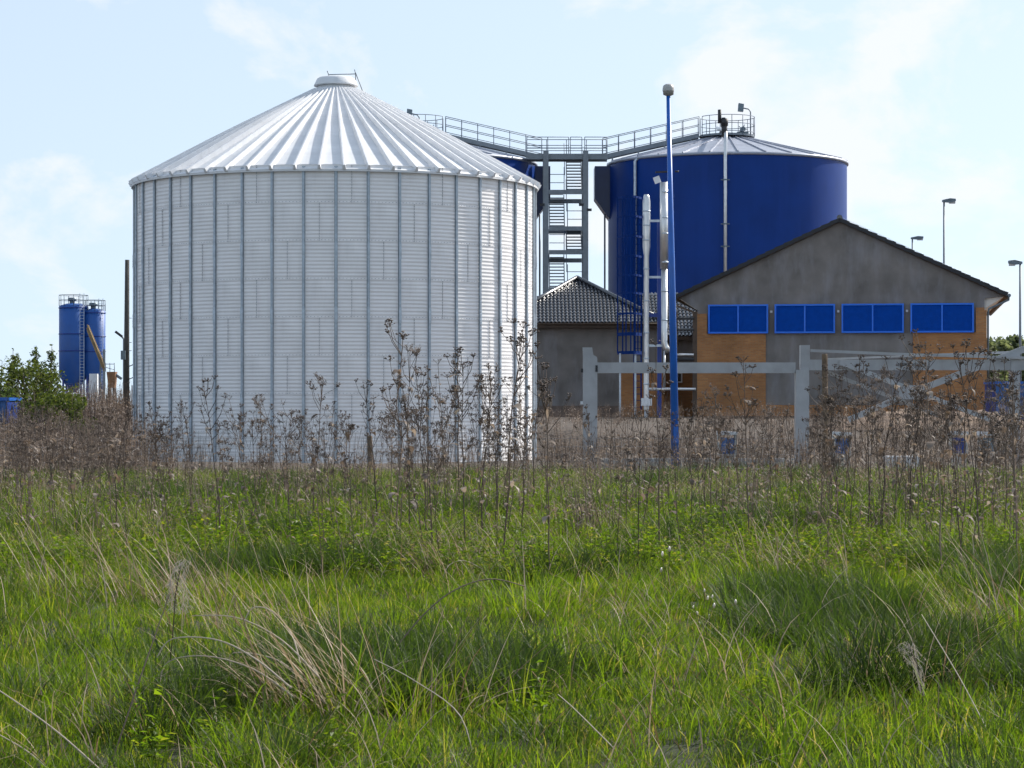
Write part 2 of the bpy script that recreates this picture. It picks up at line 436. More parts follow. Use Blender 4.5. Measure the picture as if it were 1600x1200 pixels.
# ------------------------------------------------------------------ the ground
def sstep(a, b, x):
    t = max(0.0, min(1.0, (x - a) / (b - a)))
    return t * t * (3 - 2 * t)
SILO_D = 77.2
SILO_X = PX(525, SILO_D)
def ground_z(x, y):
    field = -0.02 + 0.07 * (mnoise.noise(Vector((x * .35, y * .35, 3.1)))) + 0.05 * mnoise.noise(Vector((x * 1.1, y * 1.1, 9.7)))
    yard = 1.12 * sstep(58, 101, y) + 0.05 * mnoise.noise(Vector((x * .3, y * .3, 5.5)))
    w = 1 - sstep(7.6, 12.0, math.hypot(x - SILO_X, y - SILO_D))
    yard = yard * (1 - w) - 0.45 * w
    k = sstep(50, 57, y)
    return field * (1 - k) + yard * k

def axis(fine0, fine1, step, lo, hi):
    a = []
    v = fine0
    while v <= fine1: a.append(v); v += step
    s = step; v = a[-1]
    while v < hi: s *= 1.45; v += s; a.append(min(v, hi))
    s = step; v = a[0]
    while v > lo: s *= 1.45; v -= s; a.insert(0, max(v, lo))
    return a
xs = axis(-34, 40, 0.42, -2500, 2500)
ys = axis(4, 110, 0.42, -60, 4500)
g = MB()
gv = [(x, y, ground_z(x, y)) for y in ys for x in xs]
nx = len(xs)
g.add(gv, [(j*nx+i, j*nx+i+1, (j+1)*nx+i+1, (j+1)*nx+i) for j in range(len(ys)-1) for i in range(nx-1)], True)
o = g.build('ground', M['ground'])
tag(o, 'uneven meadow ground running back to the bare yard of the works', 'ground', kind='structure')

# ------------------------------------------------------------------ white silo
SR = 6.3
silo = empty('grain_silo', (SILO_X, SILO_D, -0.5))
tag(silo, 'large white corrugated steel silo with ribbed conical roof, standing in front of the blue tanks', 'silo')
face = math.atan2(-SILO_D, -SILO_X)            # direction from the silo's axis to the camera
NST = 42; NSH = 14; RING = 1.118; ZTOP = 8.67 + 0.5
def silo_ang(th):                                # photo angle (to the right positive) -> angle about z
    return face + th
SEG = 9; COR = 10; SUB = 8
span = 2 * math.pi / NSH
sh = MB()
rows = COR * SUB
vs = []; fs = []
for j in range(rows + 1):
    z = -RING * j / rows
    off = 0.0054 * math.cos(2 * math.pi * j / SUB)
    for i in range(SEG + 1):
        a = (span + 0.006) * i / SEG
        r = SR + off + 0.004 * i / SEG
        vs.append((r * math.cos(a), r * math.sin(a), z))
n1 = SEG + 1
for j in range(rows):
    for i in range(SEG):
        fs.append((j*n1+i, (j+1)*n1+i, (j+1)*n1+i+1, j*n1+i+1))
sh.add(vs, fs, True)
sheet_mesh = sh.mesh('wall_sheet', M['silo_white'])
bo = MB()
for k in range(24):
    z = -RING * (k + .5) / 24
    a = span - 0.002; r = SR + 0.012
    c = Vector((r*math.cos(a), r*math.sin(a), z)); ra = Vector((math.cos(a), math.sin(a), 0))
    bo.beam(c - ra * .006, c + ra * .010, 0.017, 0.026)
for k in range(27):
    a = span * (k + .5) / 27; r = SR + 0.012
    c = Vector((r*math.cos(a), r*math.sin(a), -RING + .03)); ra = Vector((math.cos(a), math.sin(a), 0))
    bo.beam(c - ra * .006, c + ra * .007, 0.03, 0.010)
bolt_mesh = bo.mesh('bolt_row', M['bolt_zinc'])
for ring in range(9):
    z = ZTOP - RING * ring
    for k in range(NSH):
        a = silo_ang(R(360 / NST) * (0.5 - ring) + k * span)
        s_ = inst('wall_sheet', sheet_mesh, silo, (0, 0, z), (0, 0, a))
        inst('bolt_row', bolt_mesh, s_)['kind'] = 'stuff'
# vertical stiffeners, a folded hat profile
st = MB()
prof = [(-.048, .008), (-.030, .008), (-.027, .062), (-.010, .062), (-.006, .050), (.006, .050), (.010, .062), (.027, .062), (.030, .008), (.048, .008)]
H = ZTOP
vs = []; fs = []
for z in (0.0, H - 0.06):
    for (t, r) in prof: vs.append((SR + .010 + r, t, z))
m_ = len(prof)
for i in range(m_ - 1): fs.append((i, i+1, m_+i+1, m_+i))
st.add(vs, fs)
st.cur = 1
for sgn in (-1, 1): st.box((SR + .012, sgn * .034 - .004, 0), (SR + .030, sgn * .034 + .004, H - .06))   # shadow gap along each flange, put in as dark strips
st.cur = 0
for zc in (H - 2.236 - .28, H - 4.19 - .2, H - 6.9):
    st.box((SR + .0725, -.037, zc - .22), (SR + .079, .037, zc + .22))
    for q in (-.16, -.08, 0, .08, .16):
        st.box((SR + .079, -.008, zc + q - .01), (SR + .09, .008, zc + q + .01))
st_mesh = st.mesh('stiffener', [M['galv'], M['galv_dark']])
for k in range(NST):
    inst('stiffener', st_mesh, silo, (0, 0, 0), (0, 0, silo_ang(2*math.pi*k/NST)))
# roof panels with upstanding ribs
NRP = 56
R0 = SR + 0.13; R1 = 0.62; Z0 = 8.53 + .5; Z1 = 11.70 + .5
dphi = 2 * math.pi / NRP
rp = MB()
def rpt(r, a, h=0.0):
    t = (R0 - r) / (R0 - R1)
    sl = (Z1 - Z0) / (R0 - R1); nn = math.hypot(1, sl)
    return Vector(((r + h*sl/nn) * math.cos(a), (r + h*sl/nn) * math.sin(a), Z0 + (Z1 - Z0) * t + h / nn))
NS_ = 6
for i in range(NS_):
    ra = R0 + (R1 - R0) * i / NS_; rb = R0 + (R1 - R0) * (i+1) / NS_
    # slightly cupped pan: two strips
    am = dphi * 0.5
    rp.add([rpt(ra, 0), rpt(ra, am, -.006), rpt(rb, am, -.003), rpt(rb, 0)], [(0, 1, 2, 3)])
    rp.add([rpt(ra, am, -.006), rpt(ra, dphi), rpt(rb, dphi), rpt(rb, am, -.003)], [(0, 1, 2, 3)])
# rib (trapezoid, tapering to the top)
def rib_sec(r):
    k = 0.25 + 0.75 * min(1.0, (r - R1) / 3.0)
    w0 = .048 * k + .006; w1 = .022 * k + .004; h = 0.135 * k
    return [rpt(r, -w0 / r, 0), rpt(r, -w1 / r, h), rpt(r, w1 / r, h), rpt(r, w0 / r, 0)]
secs = [rib_sec(R0 + .03)] + [rib_sec(R0 + (R1 + .12 - R0) * q / 5) for q in range(1, 6)]
for a_, b_ in zip(secs[:-1], secs[1:]):
    for i in range(3):
        rp.add([a_[i], a_[i+1], b_[i+1], b_[i]], [(0, 1, 2, 3)])
rp.add(secs[0], [(3, 2, 1, 0)])
# drip edge
rp.add([rpt(R0, 0), rpt(R0, dphi), rpt(R0, dphi) - Vector((0, 0, .07)), rpt(R0, 0) - Vector((0, 0, .07))], [(0, 3, 2, 1)])
rp_mesh = rp.mesh('roof_panel', M['roof_white'])
for k in range(NRP):
    inst('roof_panel', rp_mesh, silo, (0, 0, 0), (0, 0, silo_ang(R(2.1) + k * dphi)))
# soffit ring and cap
q = MB(); q.lathe([(SR - .02, Z0 - .05), (R0 - .005, Z0 - .05)], 112)
q.build('eave_ring', M['galv'], silo)
q = MB(); q.lathe([(0.70, Z1 - .10), (0.60, Z1 + .03), (0.56, Z1 + .10)], 48)
q.build('cap_collar', M['roof_white'], silo)
q = MB(); q.lathe([(0.56, Z1 + .08), (.70, Z1 + .07), (.70, Z1 + .10), (.66, Z1 + .17), (.60, Z1 + .30), (.52, Z1 + .35), (.0001, Z1 + .37)], 48)
capo = q.build('roof_cap', M['roof_white'], silo)
q = MB()                                       # hatch rail on the cap
side = Vector((-math.sin(face), math.cos(face), 0))
ax = Vector((0, 0, 0))
tA = side * (-.22) + Vector((0, 0, Z1 + .36)); tB = side * (.62) + Vector((0, 0, Z1 + .47))
q.tube([tA, tA + Vector((0, 0, .10)) - side * .02, tA + Vector((0, 0, .20)) - side*.06], .016, 6)
q.tube([tA + Vector((0, 0, .08)), tB], .016, 6)
q.tube([side * .62 + Vector((0, 0, Z1 + .1)), tB, tB + Vector((0, 0, .14)) - side * .03], .016, 6)
q.tube([tB + Vector((0, 0, .04)), side * .86 + Vector((0, 0, Z1 - .12))], .016, 6)
q.build('hatch_rail', M['steel_grey'], silo)
q = MB(); q.lathe([(SR + .3, -.3), (SR + .3, .12), (SR - .1, .12)], 64, smooth=False)
q.build('foundation_ring', M['concrete'], silo)

# ------------------------------------------------------------------ blue tanks
TD = 150.0
def tank(cx_px, label, mirror):
    x = PX(cx_px, TD); base = 0.95; TR = 7.33
    t = empty('digester_tank', (x, TD, base))
    tag(t, label, 'tank', 'blue digester tanks')
    zt = 16.6 - base; za = 18.5 - base
    q = MB(); q.lathe([(TR, -.5), (TR, zt - .05)], 96); q.build('wall', M['tank_blue'], t)
    q = MB(); q.lathe([(TR + .005, zt - .16), (TR + .10, zt - .14), (TR + .10, zt), (TR - .1, zt + .03)], 96); q.build('eave_trim', M['tank_roof'], t)
    n = 28; dp = 2 * math.pi / n
    q = MB()
    def tp(r, a, h=0): return Vector((r*math.cos(a), r*math.sin(a), zt + (za - zt) * (TR + .06 - r) / (TR + .06) + h))
    q.add([tp(TR + .06, 0), tp(TR + .06, dp), tp(.4, dp), tp(.4, 0)], [(0, 1, 2, 3)])
    q.beam(tp(TR + .05, 0, .03), tp(.5, 0, .03), .07, .09)
    me = q.mesh('roof_panel', M['tank_roof'])
    for k in range(n): inst('roof_panel', me, t, (0, 0, 0), (0, 0, k * dp))
    s = -1 if mirror else 1      # s=+1: the stair tower is on the -x side
    # overflow box on the flank that faces the stair tower
    q = MB()
    xa = -s * (TR - .10); xb = -s * (TR + .86)
    zA = PZ(262, TD) - base; zB = PZ(312, TD) - base; zC = PZ(346, TD) - base
    poly = [(xa, -1.0, zA), (xb, -1.0, zA), (xb, -1.0, zB), (xa, -1.0, zC)]
    q.prism(poly, (0, 0, 0), (0, 2.0, 0))
    q.build('overflow_box', M['tank_box'], t)
    q = MB(); q.tube([(-s * (TR + .22), -.2, zB - .9), (-s * (TR + .22), -.2, -.5)], .055, 8)
    for zz in (4.5, 7.5): q.tube([(-s*(TR+.22), -.2, zz), (-s*(TR-.05), -.2, zz)], .03, 6)
    q.build('overflow_pipe', M['steel_grey'], t)
    # crown platform and its round guard rail
    zp = za - .12; PR = 1.70
    q = MB(); q.lathe([(.001, zp + .2), (PR, zp - .02), (PR, zp - .14), (.3, zp - .14)], 40, smooth=False); q.build('crown_platform', M['steel_grey'], t)
    rl = empty('guard_rail', (0, 0, 0), 0, t)
    a0 = math.pi if s > 0 else 0
    nps = 14
    for k in range(nps):
        a = a0 + R(22) + (2*math.pi - R(44)) * k / (nps - 1)
        q = MB(); q.tube([(PR*math.cos(a), PR*math.sin(a), zp - .1), (PR*math.cos(a), PR*math.sin(a), zp + 1.1)], .024, 6)
        q.build('post', M['rail_grey'], rl)
    for hz in (1.1, .6, .12):
        pts = []
        for k in range(37):
            a = a0 + R(22) + (2*math.pi - R(44)) * k / 36
            pts.append((PR*math.cos(a), PR*math.sin(a), zp + hz))
        q = MB(); q.tube(pts, .022, 6); q.build('rail', M['rail_grey'], rl)
    # sloping walkway with hand rails from the eave to the crown
    A = Vector((-s * (TR + .35), 0, PZ(245, TD) - base)); B = Vector((-s * 1.75, 0, zp + .02))
    wk = empty('roof_walkway', (0, 0, 0), 0, t)
    q = MB(); q.beam(A, B, .8, .06)
    for yy in (-.42, .42): q.beam(A + Vector((0, yy, -.07)), B + Vector((0, yy, -.07)), .06, .26)
    q.build('deck', M['steel_grey'], wk)
    for k in range(4):
        p = A.lerp(B, .1 + .27 * k)
        q = MB(); q.beam(p + Vector((0, -.4, -.15)), p + Vector((0, -.4, -.62)), .09, .09); q.build('bracket', M['steel_grey'], wk)
    for yy in (-.42, .42):
        for k in range(7):
            p = A.lerp(B, k / 6) + Vector((0, yy, 0))
            q = MB(); q.tube([p, p + Vector((0, 0, 1.1))], .024, 6); q.build('post', M['rail_grey'], wk)
        for hz in (1.1, .6, .14):
            q = MB(); q.tube([A + Vector((0, yy, hz)), B + Vector((0, yy, hz))], .022, 6); q.build('rail', M['rail_grey'], wk)
    # agitator motor and lamp on the crown
    q = MB()
    q.tube([(-.25, -.4, zp + .1), (-.25, -.4, zp + .55)], .17, 12); q.tube([(-.25, -.4, zp + .5), (-.25, -.4, zp + 1.05)], .12, 12)
    q.box((-.5, -.62, zp + .05), (0.0, -.2, zp + .2))
    q.build('agitator_motor', M['dark'], t)
    q = MB()
    lx = 1.45 if not mirror else .12
    zl = zp - (.0 if not mirror else .35)
    q.tube([(lx, 0, zp), (lx, 0, zl + 1.45), (lx - .12, 0, zl + 1.62), (lx - .5, 0, zl + 1.7)], .04, 8)
    lm = q.build('lamp_arm', M['steel_grey'], t)
    q = MB(); q.prism([(lx - .78, -.2, zl + 1.5), (lx - .46, -.2, zl + 1.46), (lx - .42, -.2, zl + 1.92), (lx - .74, -.2, zl + 1.98)], (0,0,0), (0, .4, 0))
    q.build('floodlight', M['galv_dark'], lm)
    q = MB()
    for k in range(5):
        a = k * 1.26
        q.tube([(.95 + .1*math.cos(a), -.3, zp + .35 + .1*math.sin(a)), (.95 + .30*math.cos(a), -.3, zp + .35 + .30*math.sin(a))], .03, 6)
    q.tube([(.95, -.45, zp + .35), (.95, .1, zp + .35)], .16, 12); q.box((.6, -.3, zp), (1.3, .2, zp + .2))
    q.build('valve', M['galv_dark'], t)
    return t, x, TR, zt, za, base, zp
tankA = tank(1136, 'blue cylindrical tank with pale cone roof behind the brick building gable', False)
tankB = tank(652, 'blue tank mostly hidden behind the white corrugated silo', True)
tA_, tx, TR, zt, za, tbase, zp = tankA
# gas pipe up the front of the visible tank
yf = -TR - .28
q = MB()
pxo = PX(1133, 142.5) - tx
q.tube([(pxo, yf, -.3), (pxo, yf, PZ(226, 142.5) - tbase), (pxo + .05, yf + .15, PZ(212, 142.5) - tbase), (pxo + .08, yf + .8, PZ(203, 143) - tbase), (pxo + .12, -.6, PZ(199, 149) - tbase)], .105, 12)
gp = q.build('gas_pipe', M['chrome'], tA_)
for py in (281, 350, 385):
    z = PZ(py, 142.5) - tbase
    q = MB(); q.box((pxo - .26, yf - .02, z - .03), (pxo + .26, yf + .06, z + .03)); q.box((pxo - .13, yf - .13, z - .04), (pxo + .13, yf + .3, z + .04)); q.build('pipe_clamp', M['galv_dark'], gp)
q = MB()
zz = PZ(196, 142.8) - tbase
q.tube([(pxo, yf + .6, PZ(214, 143) - tbase), (pxo, yf + .6, zz + .2)], .17, 12)
q.tube([(pxo, yf + .6, zz), (pxo, yf + .6, zz + .42)], .22, 12)
q.tube([(pxo - .28, yf + .6, zz + .15), (pxo - .28, yf + .6, zz + .95)], .11, 10)
q.build('pressure_valve', M['dark'], tA_)
pxo = PX(991, 146.4) - tx; yf2 = -math.sqrt(max(0.1, (TR + .14)**2 - pxo**2))
q = MB(); zt_ = PZ(253, 146) - tbase
q.tube([(pxo, yf2, -.3), (pxo, yf2, zt_), (pxo + .12, yf2 + .02, zt_ + .12), (pxo + .35, yf2 + .12, zt_ + .12)], .09, 10)
q.build('drain_pipe', M['galv'], tA_)

# ------------------------------------------------------------------ stair tower and bridge
SD = 146.0
tw = empty('stair_tower', (PX(884, SD), SD, 0.9))
tag(tw, 'grey steel stair tower with open treads between the two blue tanks', 'stair tower')
hw = (PX(914, SD) - PX(852, SD)) / 2; dep = 2.4
ztw = PZ(236, SD) - .9
for xx in (-hw, hw):
    for yy in (0, dep):
        q = MB(); q.box((xx - .035, yy - .14, -.4), (xx + .035, yy + .14, ztw))           # H profile
        q.box((xx - .16, yy - .15, -.4), (xx + .16, yy - .10, ztw)); q.box((xx - .16, yy + .10, -.4), (xx + .16, yy + .15, ztw))
        q.build('column', M['steel_grey'], tw)
zb = PZ(243, SD) - .9
lv_f = [PZ(p, SD) - .9 for p in (300, 357, 394, 452, 492)]
prevz = zb
for k, z in enumerate(lv_f):
    for (ya, zz) in ((-.1, z), (dep - .0, z - .34 if k % 2 == 0 else z)):
        q = MB(); q.box((-hw + .17, ya - .06, zz - .14), (hw - .17, ya + .06, zz + .12)); q.build('landing_beam', M['steel_grey'], tw)
    q = MB(); q.box((-hw + .17, -.02, z + .05), (hw - .17, dep - .1, z + .10))
    # one half of each landing is left open for the flight
    if k % 2 == 0: x0, x1 = -hw + .2, -.12
    else: x0, x1 = .12, hw - .2
    q = MB(); q.box((x0, .0, z + .03), (x1, dep - .08, z + .08)); q.build('landing', M['galv_dark'], tw)
    # flight from this landing to the one above
    up_right = (k % 2 == 0)
    fx0, fx1 = (.10, hw - .25) if up_right else (-hw + .25, -.10)
    fl = empty('stair_flight', (0, 0, 0), 0, tw)
    nst = max(5, int(round((prevz - z) / .205)))
    for i in range(1, nst):
        zz = z + (prevz - z) * i / nst; yy = .2 + (dep - .6) * i / nst
        q = MB(); q.box((fx0, yy, zz - .03), (fx1, yy + .26, zz + .03)); q.build('tread', M['steel_grey'], fl)
    for xx in (fx0 - .03, fx1 + .03):
        q = MB(); q.beam((xx, .15, z + .1), (xx, dep - .2, prevz - .05), .05, .24); q.build('stringer', M['steel_grey'], fl)
    xr = -.06 if up_right else .06
    q = MB(); q.tube([(xr, .2, z + 1.05), (xr, dep - .3, prevz + .95)], .022, 6); q.build('handrail', M['rail_grey'], fl)
    # landing guard rail on the open side
    rx0, rx1 = (-hw + .2, -.1) if up_right else (.1, hw - .2)
    for hz in (1.05, .55):
        q = MB(); q.tube([(rx0, -.08, z + hz), (rx1, -.08, z + hz)], .024, 6); q.build('guard_rail', M['rail_grey'], tw)
    q = MB(); q.tube([((rx1 if up_right else rx0), -.08, z), ((rx1 if up_right else rx0), -.08, z + 1.5)], .028, 6); q.build('rail_post', M['rail_grey'], tw)
    prevz = z
for zz, xx in ((PZ(320, SD) - .9, -hw - .22), (PZ(320, SD) - .9, hw - .26), (PZ(328, SD) - .9, hw + .22)):
    q = MB(); q.box((xx - .14, -.2, zz - .07), (xx + .14, .1, zz + .07)); q.build('column_bracket', M['dark'], tw)
# bridge
br = empty('tank_bridge', (PX(884, SD), SD + .6, 0.9))
tag(br, 'level steel footbridge with hand rails joining both tank roofs over the stair tower', 'footbridge')
x0 = PX(822, SD) - PX(884, SD); x1 = PX(950, SD) - PX(884, SD)
for yy in (-.5, .9):
    q = MB(); q.box((x0, yy - .05, zb - .22), (x1, yy + .05, zb + .12)); q.build('girder', M['steel_grey'], br)
q = MB(); q.box((x0, -.44, zb + .02), (x1, .84, zb + .07)); q.build('deck', M['galv_dark'], br)
for yy in (-.5, .9):
    secs_ = ((x0 + .05, -hw * .0 + .18), (.28, hw - .22), (hw - .05, x1 - .05)) if yy < 0 else ((x0 + .05, x1 - .05),)
    for (a, b) in secs_:
        nps = max(2, int((b - a) / 1.1) + 1)
        for k in range(nps):
            xx = a + (b - a) * k / (nps - 1)
            q = MB(); q.tube([(xx, yy, zb - .1), (xx, yy, zb + 1.12)], .026, 6); q.build('post', M['rail_grey'], br)
        for hz in (1.12, .62, .45):
            q = MB(); q.tube([(a, yy, zb + hz), (b, yy, zb + hz)], .024, 6); q.build('rail', M['rail_grey'], br)

# ------------------------------------------------------------------ brick building with gable
BD = 109.0; BA = R(-9)
bx = PX(1312, BD)
bz = 1.18
bld = empty('brick_building', (bx, BD, bz), BA)
tag(bld, 'brick and grey rendered building with wide gable and four blue louvre panels', 'building')
K = BD / FPX
def BU(px): return (px - 1312) * K
def BZ(py): return PZ(py, BD) - bz
hwB = 6.37; LEN = 22.0
zE = BZ(470); zRdg = BZ(344); ue = 7.32
# core walls (render), slightly behind the facing
q = MB()
zw = BZ(472)
zin = lambda u: zRdg + (BZ(463) - zRdg) * abs(u) / ue
poly = [(-hwB, .02, -.6), (hwB, .02, -.6), (hwB, .02, zin(hwB) - .05), (0, .02, zRdg - .05), (-hwB, .02, zin(hwB) - .05)]
q.prism(poly, (0, 0, 0), (0, LEN, 0)); q.build('wall', M['render_grey'], bld)
# gable ears under the overhanging roof
for s in (-1, 1):
    q = MB()
    poly = [(s*hwB, .02, zin(hwB) - .06), (s*hwB, .02, BZ(483 if s < 0 else 468) ), (s*(ue - .12), .02, BZ(464)), (s*(ue - .12), .02, zin(ue - .12) - .06)]
    if s < 0: poly = poly[::-1]
    q.prism(poly, (0, 0, 0), (0, .14, 0)); q.build('gable_ear', M['render_grey'], bld)
    q = MB()
    q.prism([(s*hwB, .2, BZ(465)), (s*(ue - .1), .2, BZ(465)), (s*hwB, .2, BZ(484))][::s], (0, 0, 0), (0, LEN - .6, 0)); q.build('soffit', M['soffit'], bld)
# brick facing panels on the gable
def panel(u0, u1, z0, z1, m, name, y0=-.10):
    q = MB(); q.box((u0, y0, z0), (u1, .02, z1)); return q.build(name, m, bld)
zt0, zb0 = BZ(476), BZ(520)
panel(-hwB, BU(1197), BZ(633), zb0 - .02, M['brick'], 'brick_facing')
panel(BU(1425), hwB, BZ(633), zb0 - .02, M['brick'], 'brick_facing', -.103)
panel(-hwB, BU(1105), zb0 - .02, BZ(489), M['brick'], 'brick_facing', -.1)
panel(BU(1521), hwB, zb0 - .02, BZ(482), M['brick'], 'brick_facing', -.103)
panel(-hwB - .006, hwB + .006, BZ(650), BZ(633), M['brick'], 'brick_plinth', -.12)
panel(-hwB - .01, hwB + .01, -.6, BZ(650), M['plinth'], 'footing', -.06)
panel(BU(1197), BU(1425), BZ(633) + .005, zb0 - .02, M['render_grey'], 'rendered_infill', -.03)
# quoins of brick on the side walls
for s in (-1, 1):
    q = MB(); a = s * hwB; b = s * (hwB + .10)
    q.box((min(a, b), -.10 - (.003 if s > 0 else 0), BZ(633)), (max(a, b), LEN, BZ(486))); q.build('side_brick', M['brick'], bld)
# louvre panels
for i, (pa, pb, dy) in enumerate(((1107, 1201, 1.5), (1211, 1305, .5), (1315, 1411, 0), (1421, 1518, -1))):
    u0, u1 = BU(pa), BU(pb); zt_, zb_ = BZ(475 + dy * .0) , BZ(520.5)
    w = empty('louvre_panel', (0, 0, 0), 0, bld)
    fr = MB(); f = .075
    fr.box((u0, -.20, zb_), (u1, -.10, zb_ + f)); fr.box((u0, -.20, zt_ - f), (u1, -.10, zt_))
    fr.box((u0, -.198, zb_ + f), (u0 + f, -.10, zt_ - f)); fr.box((u1 - f, -.198, zb_ + f), (u1, -.10, zt_ - f))
    um = (u0 + u1) / 2
    fr.box((um - .035, -.196, zb_ + f), (um + .035, -.10, zt_ - f))
    fr.build('frame', M['blue_frame'], w)
    for (a, b) in ((u0 + f, um - .035), (um + .035, u1 - f)):
        sl = MB(); n = 30; hh = (zt_ - zb_ - 2 * f) / n
        for k in range(n):
            z0 = zb_ + f + k * hh
            sl.add([(a, -.165, z0), (b, -.165, z0), (b, -.145, z0 + hh * .96), (a, -.145, z0 + hh * .96)], [(0, 1, 2, 3)])
            sl.add([(a, -.145, z0 + hh * .96), (b, -.145, z0 + hh * .96), (b, -.165, z0 + hh), (a, -.165, z0 + hh)], [(0, 1, 2, 3)])
        so = sl.build('slats', M['blue_panel'], w); so['kind'] = 'stuff'
    if i:
        q = MB(); q.box((u0 - .20, -.08, zt_ - .38), (u0 - .10, -.0, zt_ - .28)); q.build('wall_lamp', M['concrete_pale'], bld)
# roof: two slopes of tiles; verge steps show on the gable edge
def tile_slope(parent, e0, e1, r0, r1, ntu, nrow, name):
    """interlocking tiles on the quad e0-e1 (eave) r0-r1 (ridge); one mesh"""
    q = MB()
    e0, e1, r0, r1 = map(Vector, (e0, e1, r0, r1))
    nrm = (e1 - e0).cross(r0 - e0).normalized()
    if nrm.z < 0: nrm = -nrm
    full = (e1 - e0).length; tw_ = full / ntu
    for j in range(nrow):
        ta = j / nrow; tb = (j + 1) / nrow + .12 / nrow
        La, Ra = e0.lerp(r0, ta), e1.lerp(r1, ta); Lb, Rb = e0.lerp(r0, min(tb, 1)), e1.lerp(r1, min(tb, 1))
        ud = (e1 - e0).normalized()
        up = (r0 - e0 - ud * (r0 - e0).dot(ud))
        for i in range(ntu):
            s0, s1 = i * tw_, (i + 1) * tw_
            # clip to the slope
            lo = (La - e0).dot(ud); hi = (Ra - e0).dot(ud)
            lo2 = (Lb - e0).dot(ud); hi2 = (Rb - e0).dot(ud)
            if s1 < lo + .02 or s0 > hi - .02: continue
            a0 = max(s0, lo); a1 = min(s1, hi); b0 = max(s0, lo2); b1 = min(s1, hi2)
            if b1 <= b0: b0 = b1 = (b0 + b1) / 2
            vs = []
            SP = (0, .22, .45, .62, .8, 1.0); HP = (.0, .045, .062, .045, .004, 0.0)
            for (c0, c1, t, lift) in ((a0, a1, ta, .045), (b0, b1, min(tb, 1), .012)):
                for sp_, hp in zip(SP, HP):
                    p = e0 + ud * (c0 + (c1 - c0) * sp_) + up * t + nrm * (lift + hp)
                    vs.append(p)
            n = len(SP)
            fs = [(k, k+1, n+k+1, n+k) for k in range(n - 1)]
            q.add(vs, fs, True)
            vf = [v for v in vs[:n]] + [v - nrm * .05 for v in vs[:n]]
            q.add(vf, [(k+1, k, n+k, n+k+1) for k in range(n - 1)])
    o = q.build(name, M['tile'], parent)
    o['kind'] = 'stuff'
    return o
zev = BZ(463)
for s in (-1, 1):
    q = MB()      # roof deck
    a = Vector((0, -.16, zRdg)); b = Vector((s * ue, -.16, zev))
    poly = [(0, -.16, zRdg), (s*ue, -.16, zev), (s*ue, -.16, zev - .10), (0, -.16, zRdg - .10)]
    if s < 0: poly = poly[::-1]
    q.prism(poly, (0, 0, 0), (0, LEN + .3, 0)); q.build('roof_deck', M['fascia'], bld)
    if s > 0: tile_slope(bld, (ue + .06, -.20, zev + .01), (ue + .06, LEN + .2, zev + .01), (0, -.20, zRdg + .02), (0, LEN + .2, zRdg + .02), 70, 18, 'roof_tiles')
    else: tile_slope(bld, (-ue - .06, LEN + .2, zev + .01), (-ue - .06, -.20, zev + .01), (0, LEN + .2, zRdg + .02), (0, -.20, zRdg + .02), 70, 18, 'roof_tiles')
    # verge edge tiles
    for k in range(18):
        t0, t1 = k / 18, (k + 1.05) / 18
        p0 = Vector((s*(ue + .06) * (1 - t0), -.235, zev + (zRdg - zev) * t0 + .035)); p1 = Vector((s*(ue + .06)*(1 - t1), -.235, zev + (zRdg - zev)*t1 - .01))
        q = MB(); q.beam(p0, p1, .07, .17); q.build('verge_tile', M['verge'], bld)
    q = MB(); q.tube([(s*(ue + .13), -.2, zev - .02), (s*(ue + .13), LEN, zev - .02)], .075, 10); q.build('gutter', M['galv_dark'], bld)
q = MB(); q.tube([(0, -.26, zRdg + .10), (0, LEN + .2, zRdg + .10)], .13, 10); q.build('ridge_tiles', M['tile'], bld)
q = MB(); q.tube([(ue + .12, .05, zev - .06), (ue + .12, .05, BZ(470)), (hwB + .2, .05, BZ(484)), (hwB + .16, .05, BZ(490)), (hwB + .16, .05, -.3)], .045, 8); q.build('downpipe', M['galv_dark'], bld)
q = MB()
pts = []
for k in range(9):
    t = k / 8; u = ue * (1 - t); z = zev + (zRdg - zev) * t
    q.tube([(u, .5, z), (u, .5, z + .20)], .008, 5)
q.tube([(ue, .5, zev + .17), (0, .5, zRdg + .2)], .007, 5)
q.build('lightning_conductor', M['galv'], bld)

# ------------------------------------------------------------------ small tiled building left of it
SBD = 118.0
sbz = 1.15
sb = empty('tiled_outbuilding', (PX(905, SBD), SBD, sbz))
tag(sb, 'low grey outbuilding with hipped dark tiled roof beside the white silo', 'building')
k_ = SBD / FPX
def SU(px): return (px - 905) * k_
def SZ(py): return PZ(py, SBD) - sbz
uL, uR = SU(775), SU(1040)
dB = 8.0
q = MB(); q.box((uL + .5, .5, -.6), (SU(1036), dB - .5, SZ(508))); q.build('wall', M['render_grey'], sb)
q = MB(); q.box((SU(968), .40, -.6), (SU(1036) + .05, .52, SZ(578))); q.build('brick_facing', M['brick'], sb)
q = MB(); q.box((uL + .45, .46, -.6), (SU(968) - .005, .502, SZ(634))); q.build('plinth', M['plinth'], sb)
q = MB(); q.box((uL - .05, -.02, SZ(512)), (uR + .05, .12, SZ(505))); q.build('fascia', M['fascia'], sb)
q = MB(); q.box((uL, .12, SZ(512.5)), (uR, .6, SZ(511))); q.build('soffit', M['fascia'], sb)
q = MB(); q.tube([(uL, -.08, SZ(506)), (uR, -.08, SZ(506))], .06, 8); q.build('gutter', M['fascia'], sb)
ap = (0, dB / 2, SZ(430)); ze = SZ(505)
tile_slope(sb, (uL, -.12, ze), (uR, -.12, ze), ap, ap, 44, 15, 'roof_tiles')
tile_slope(sb, (uR, -.12, ze), (uR, dB, ze), ap, ap, 40, 15, 'roof_tiles')
tile_slope(sb, (uL, dB, ze), (uL, -.12, ze), ap, ap, 40, 15, 'roof_tiles')
q = MB()
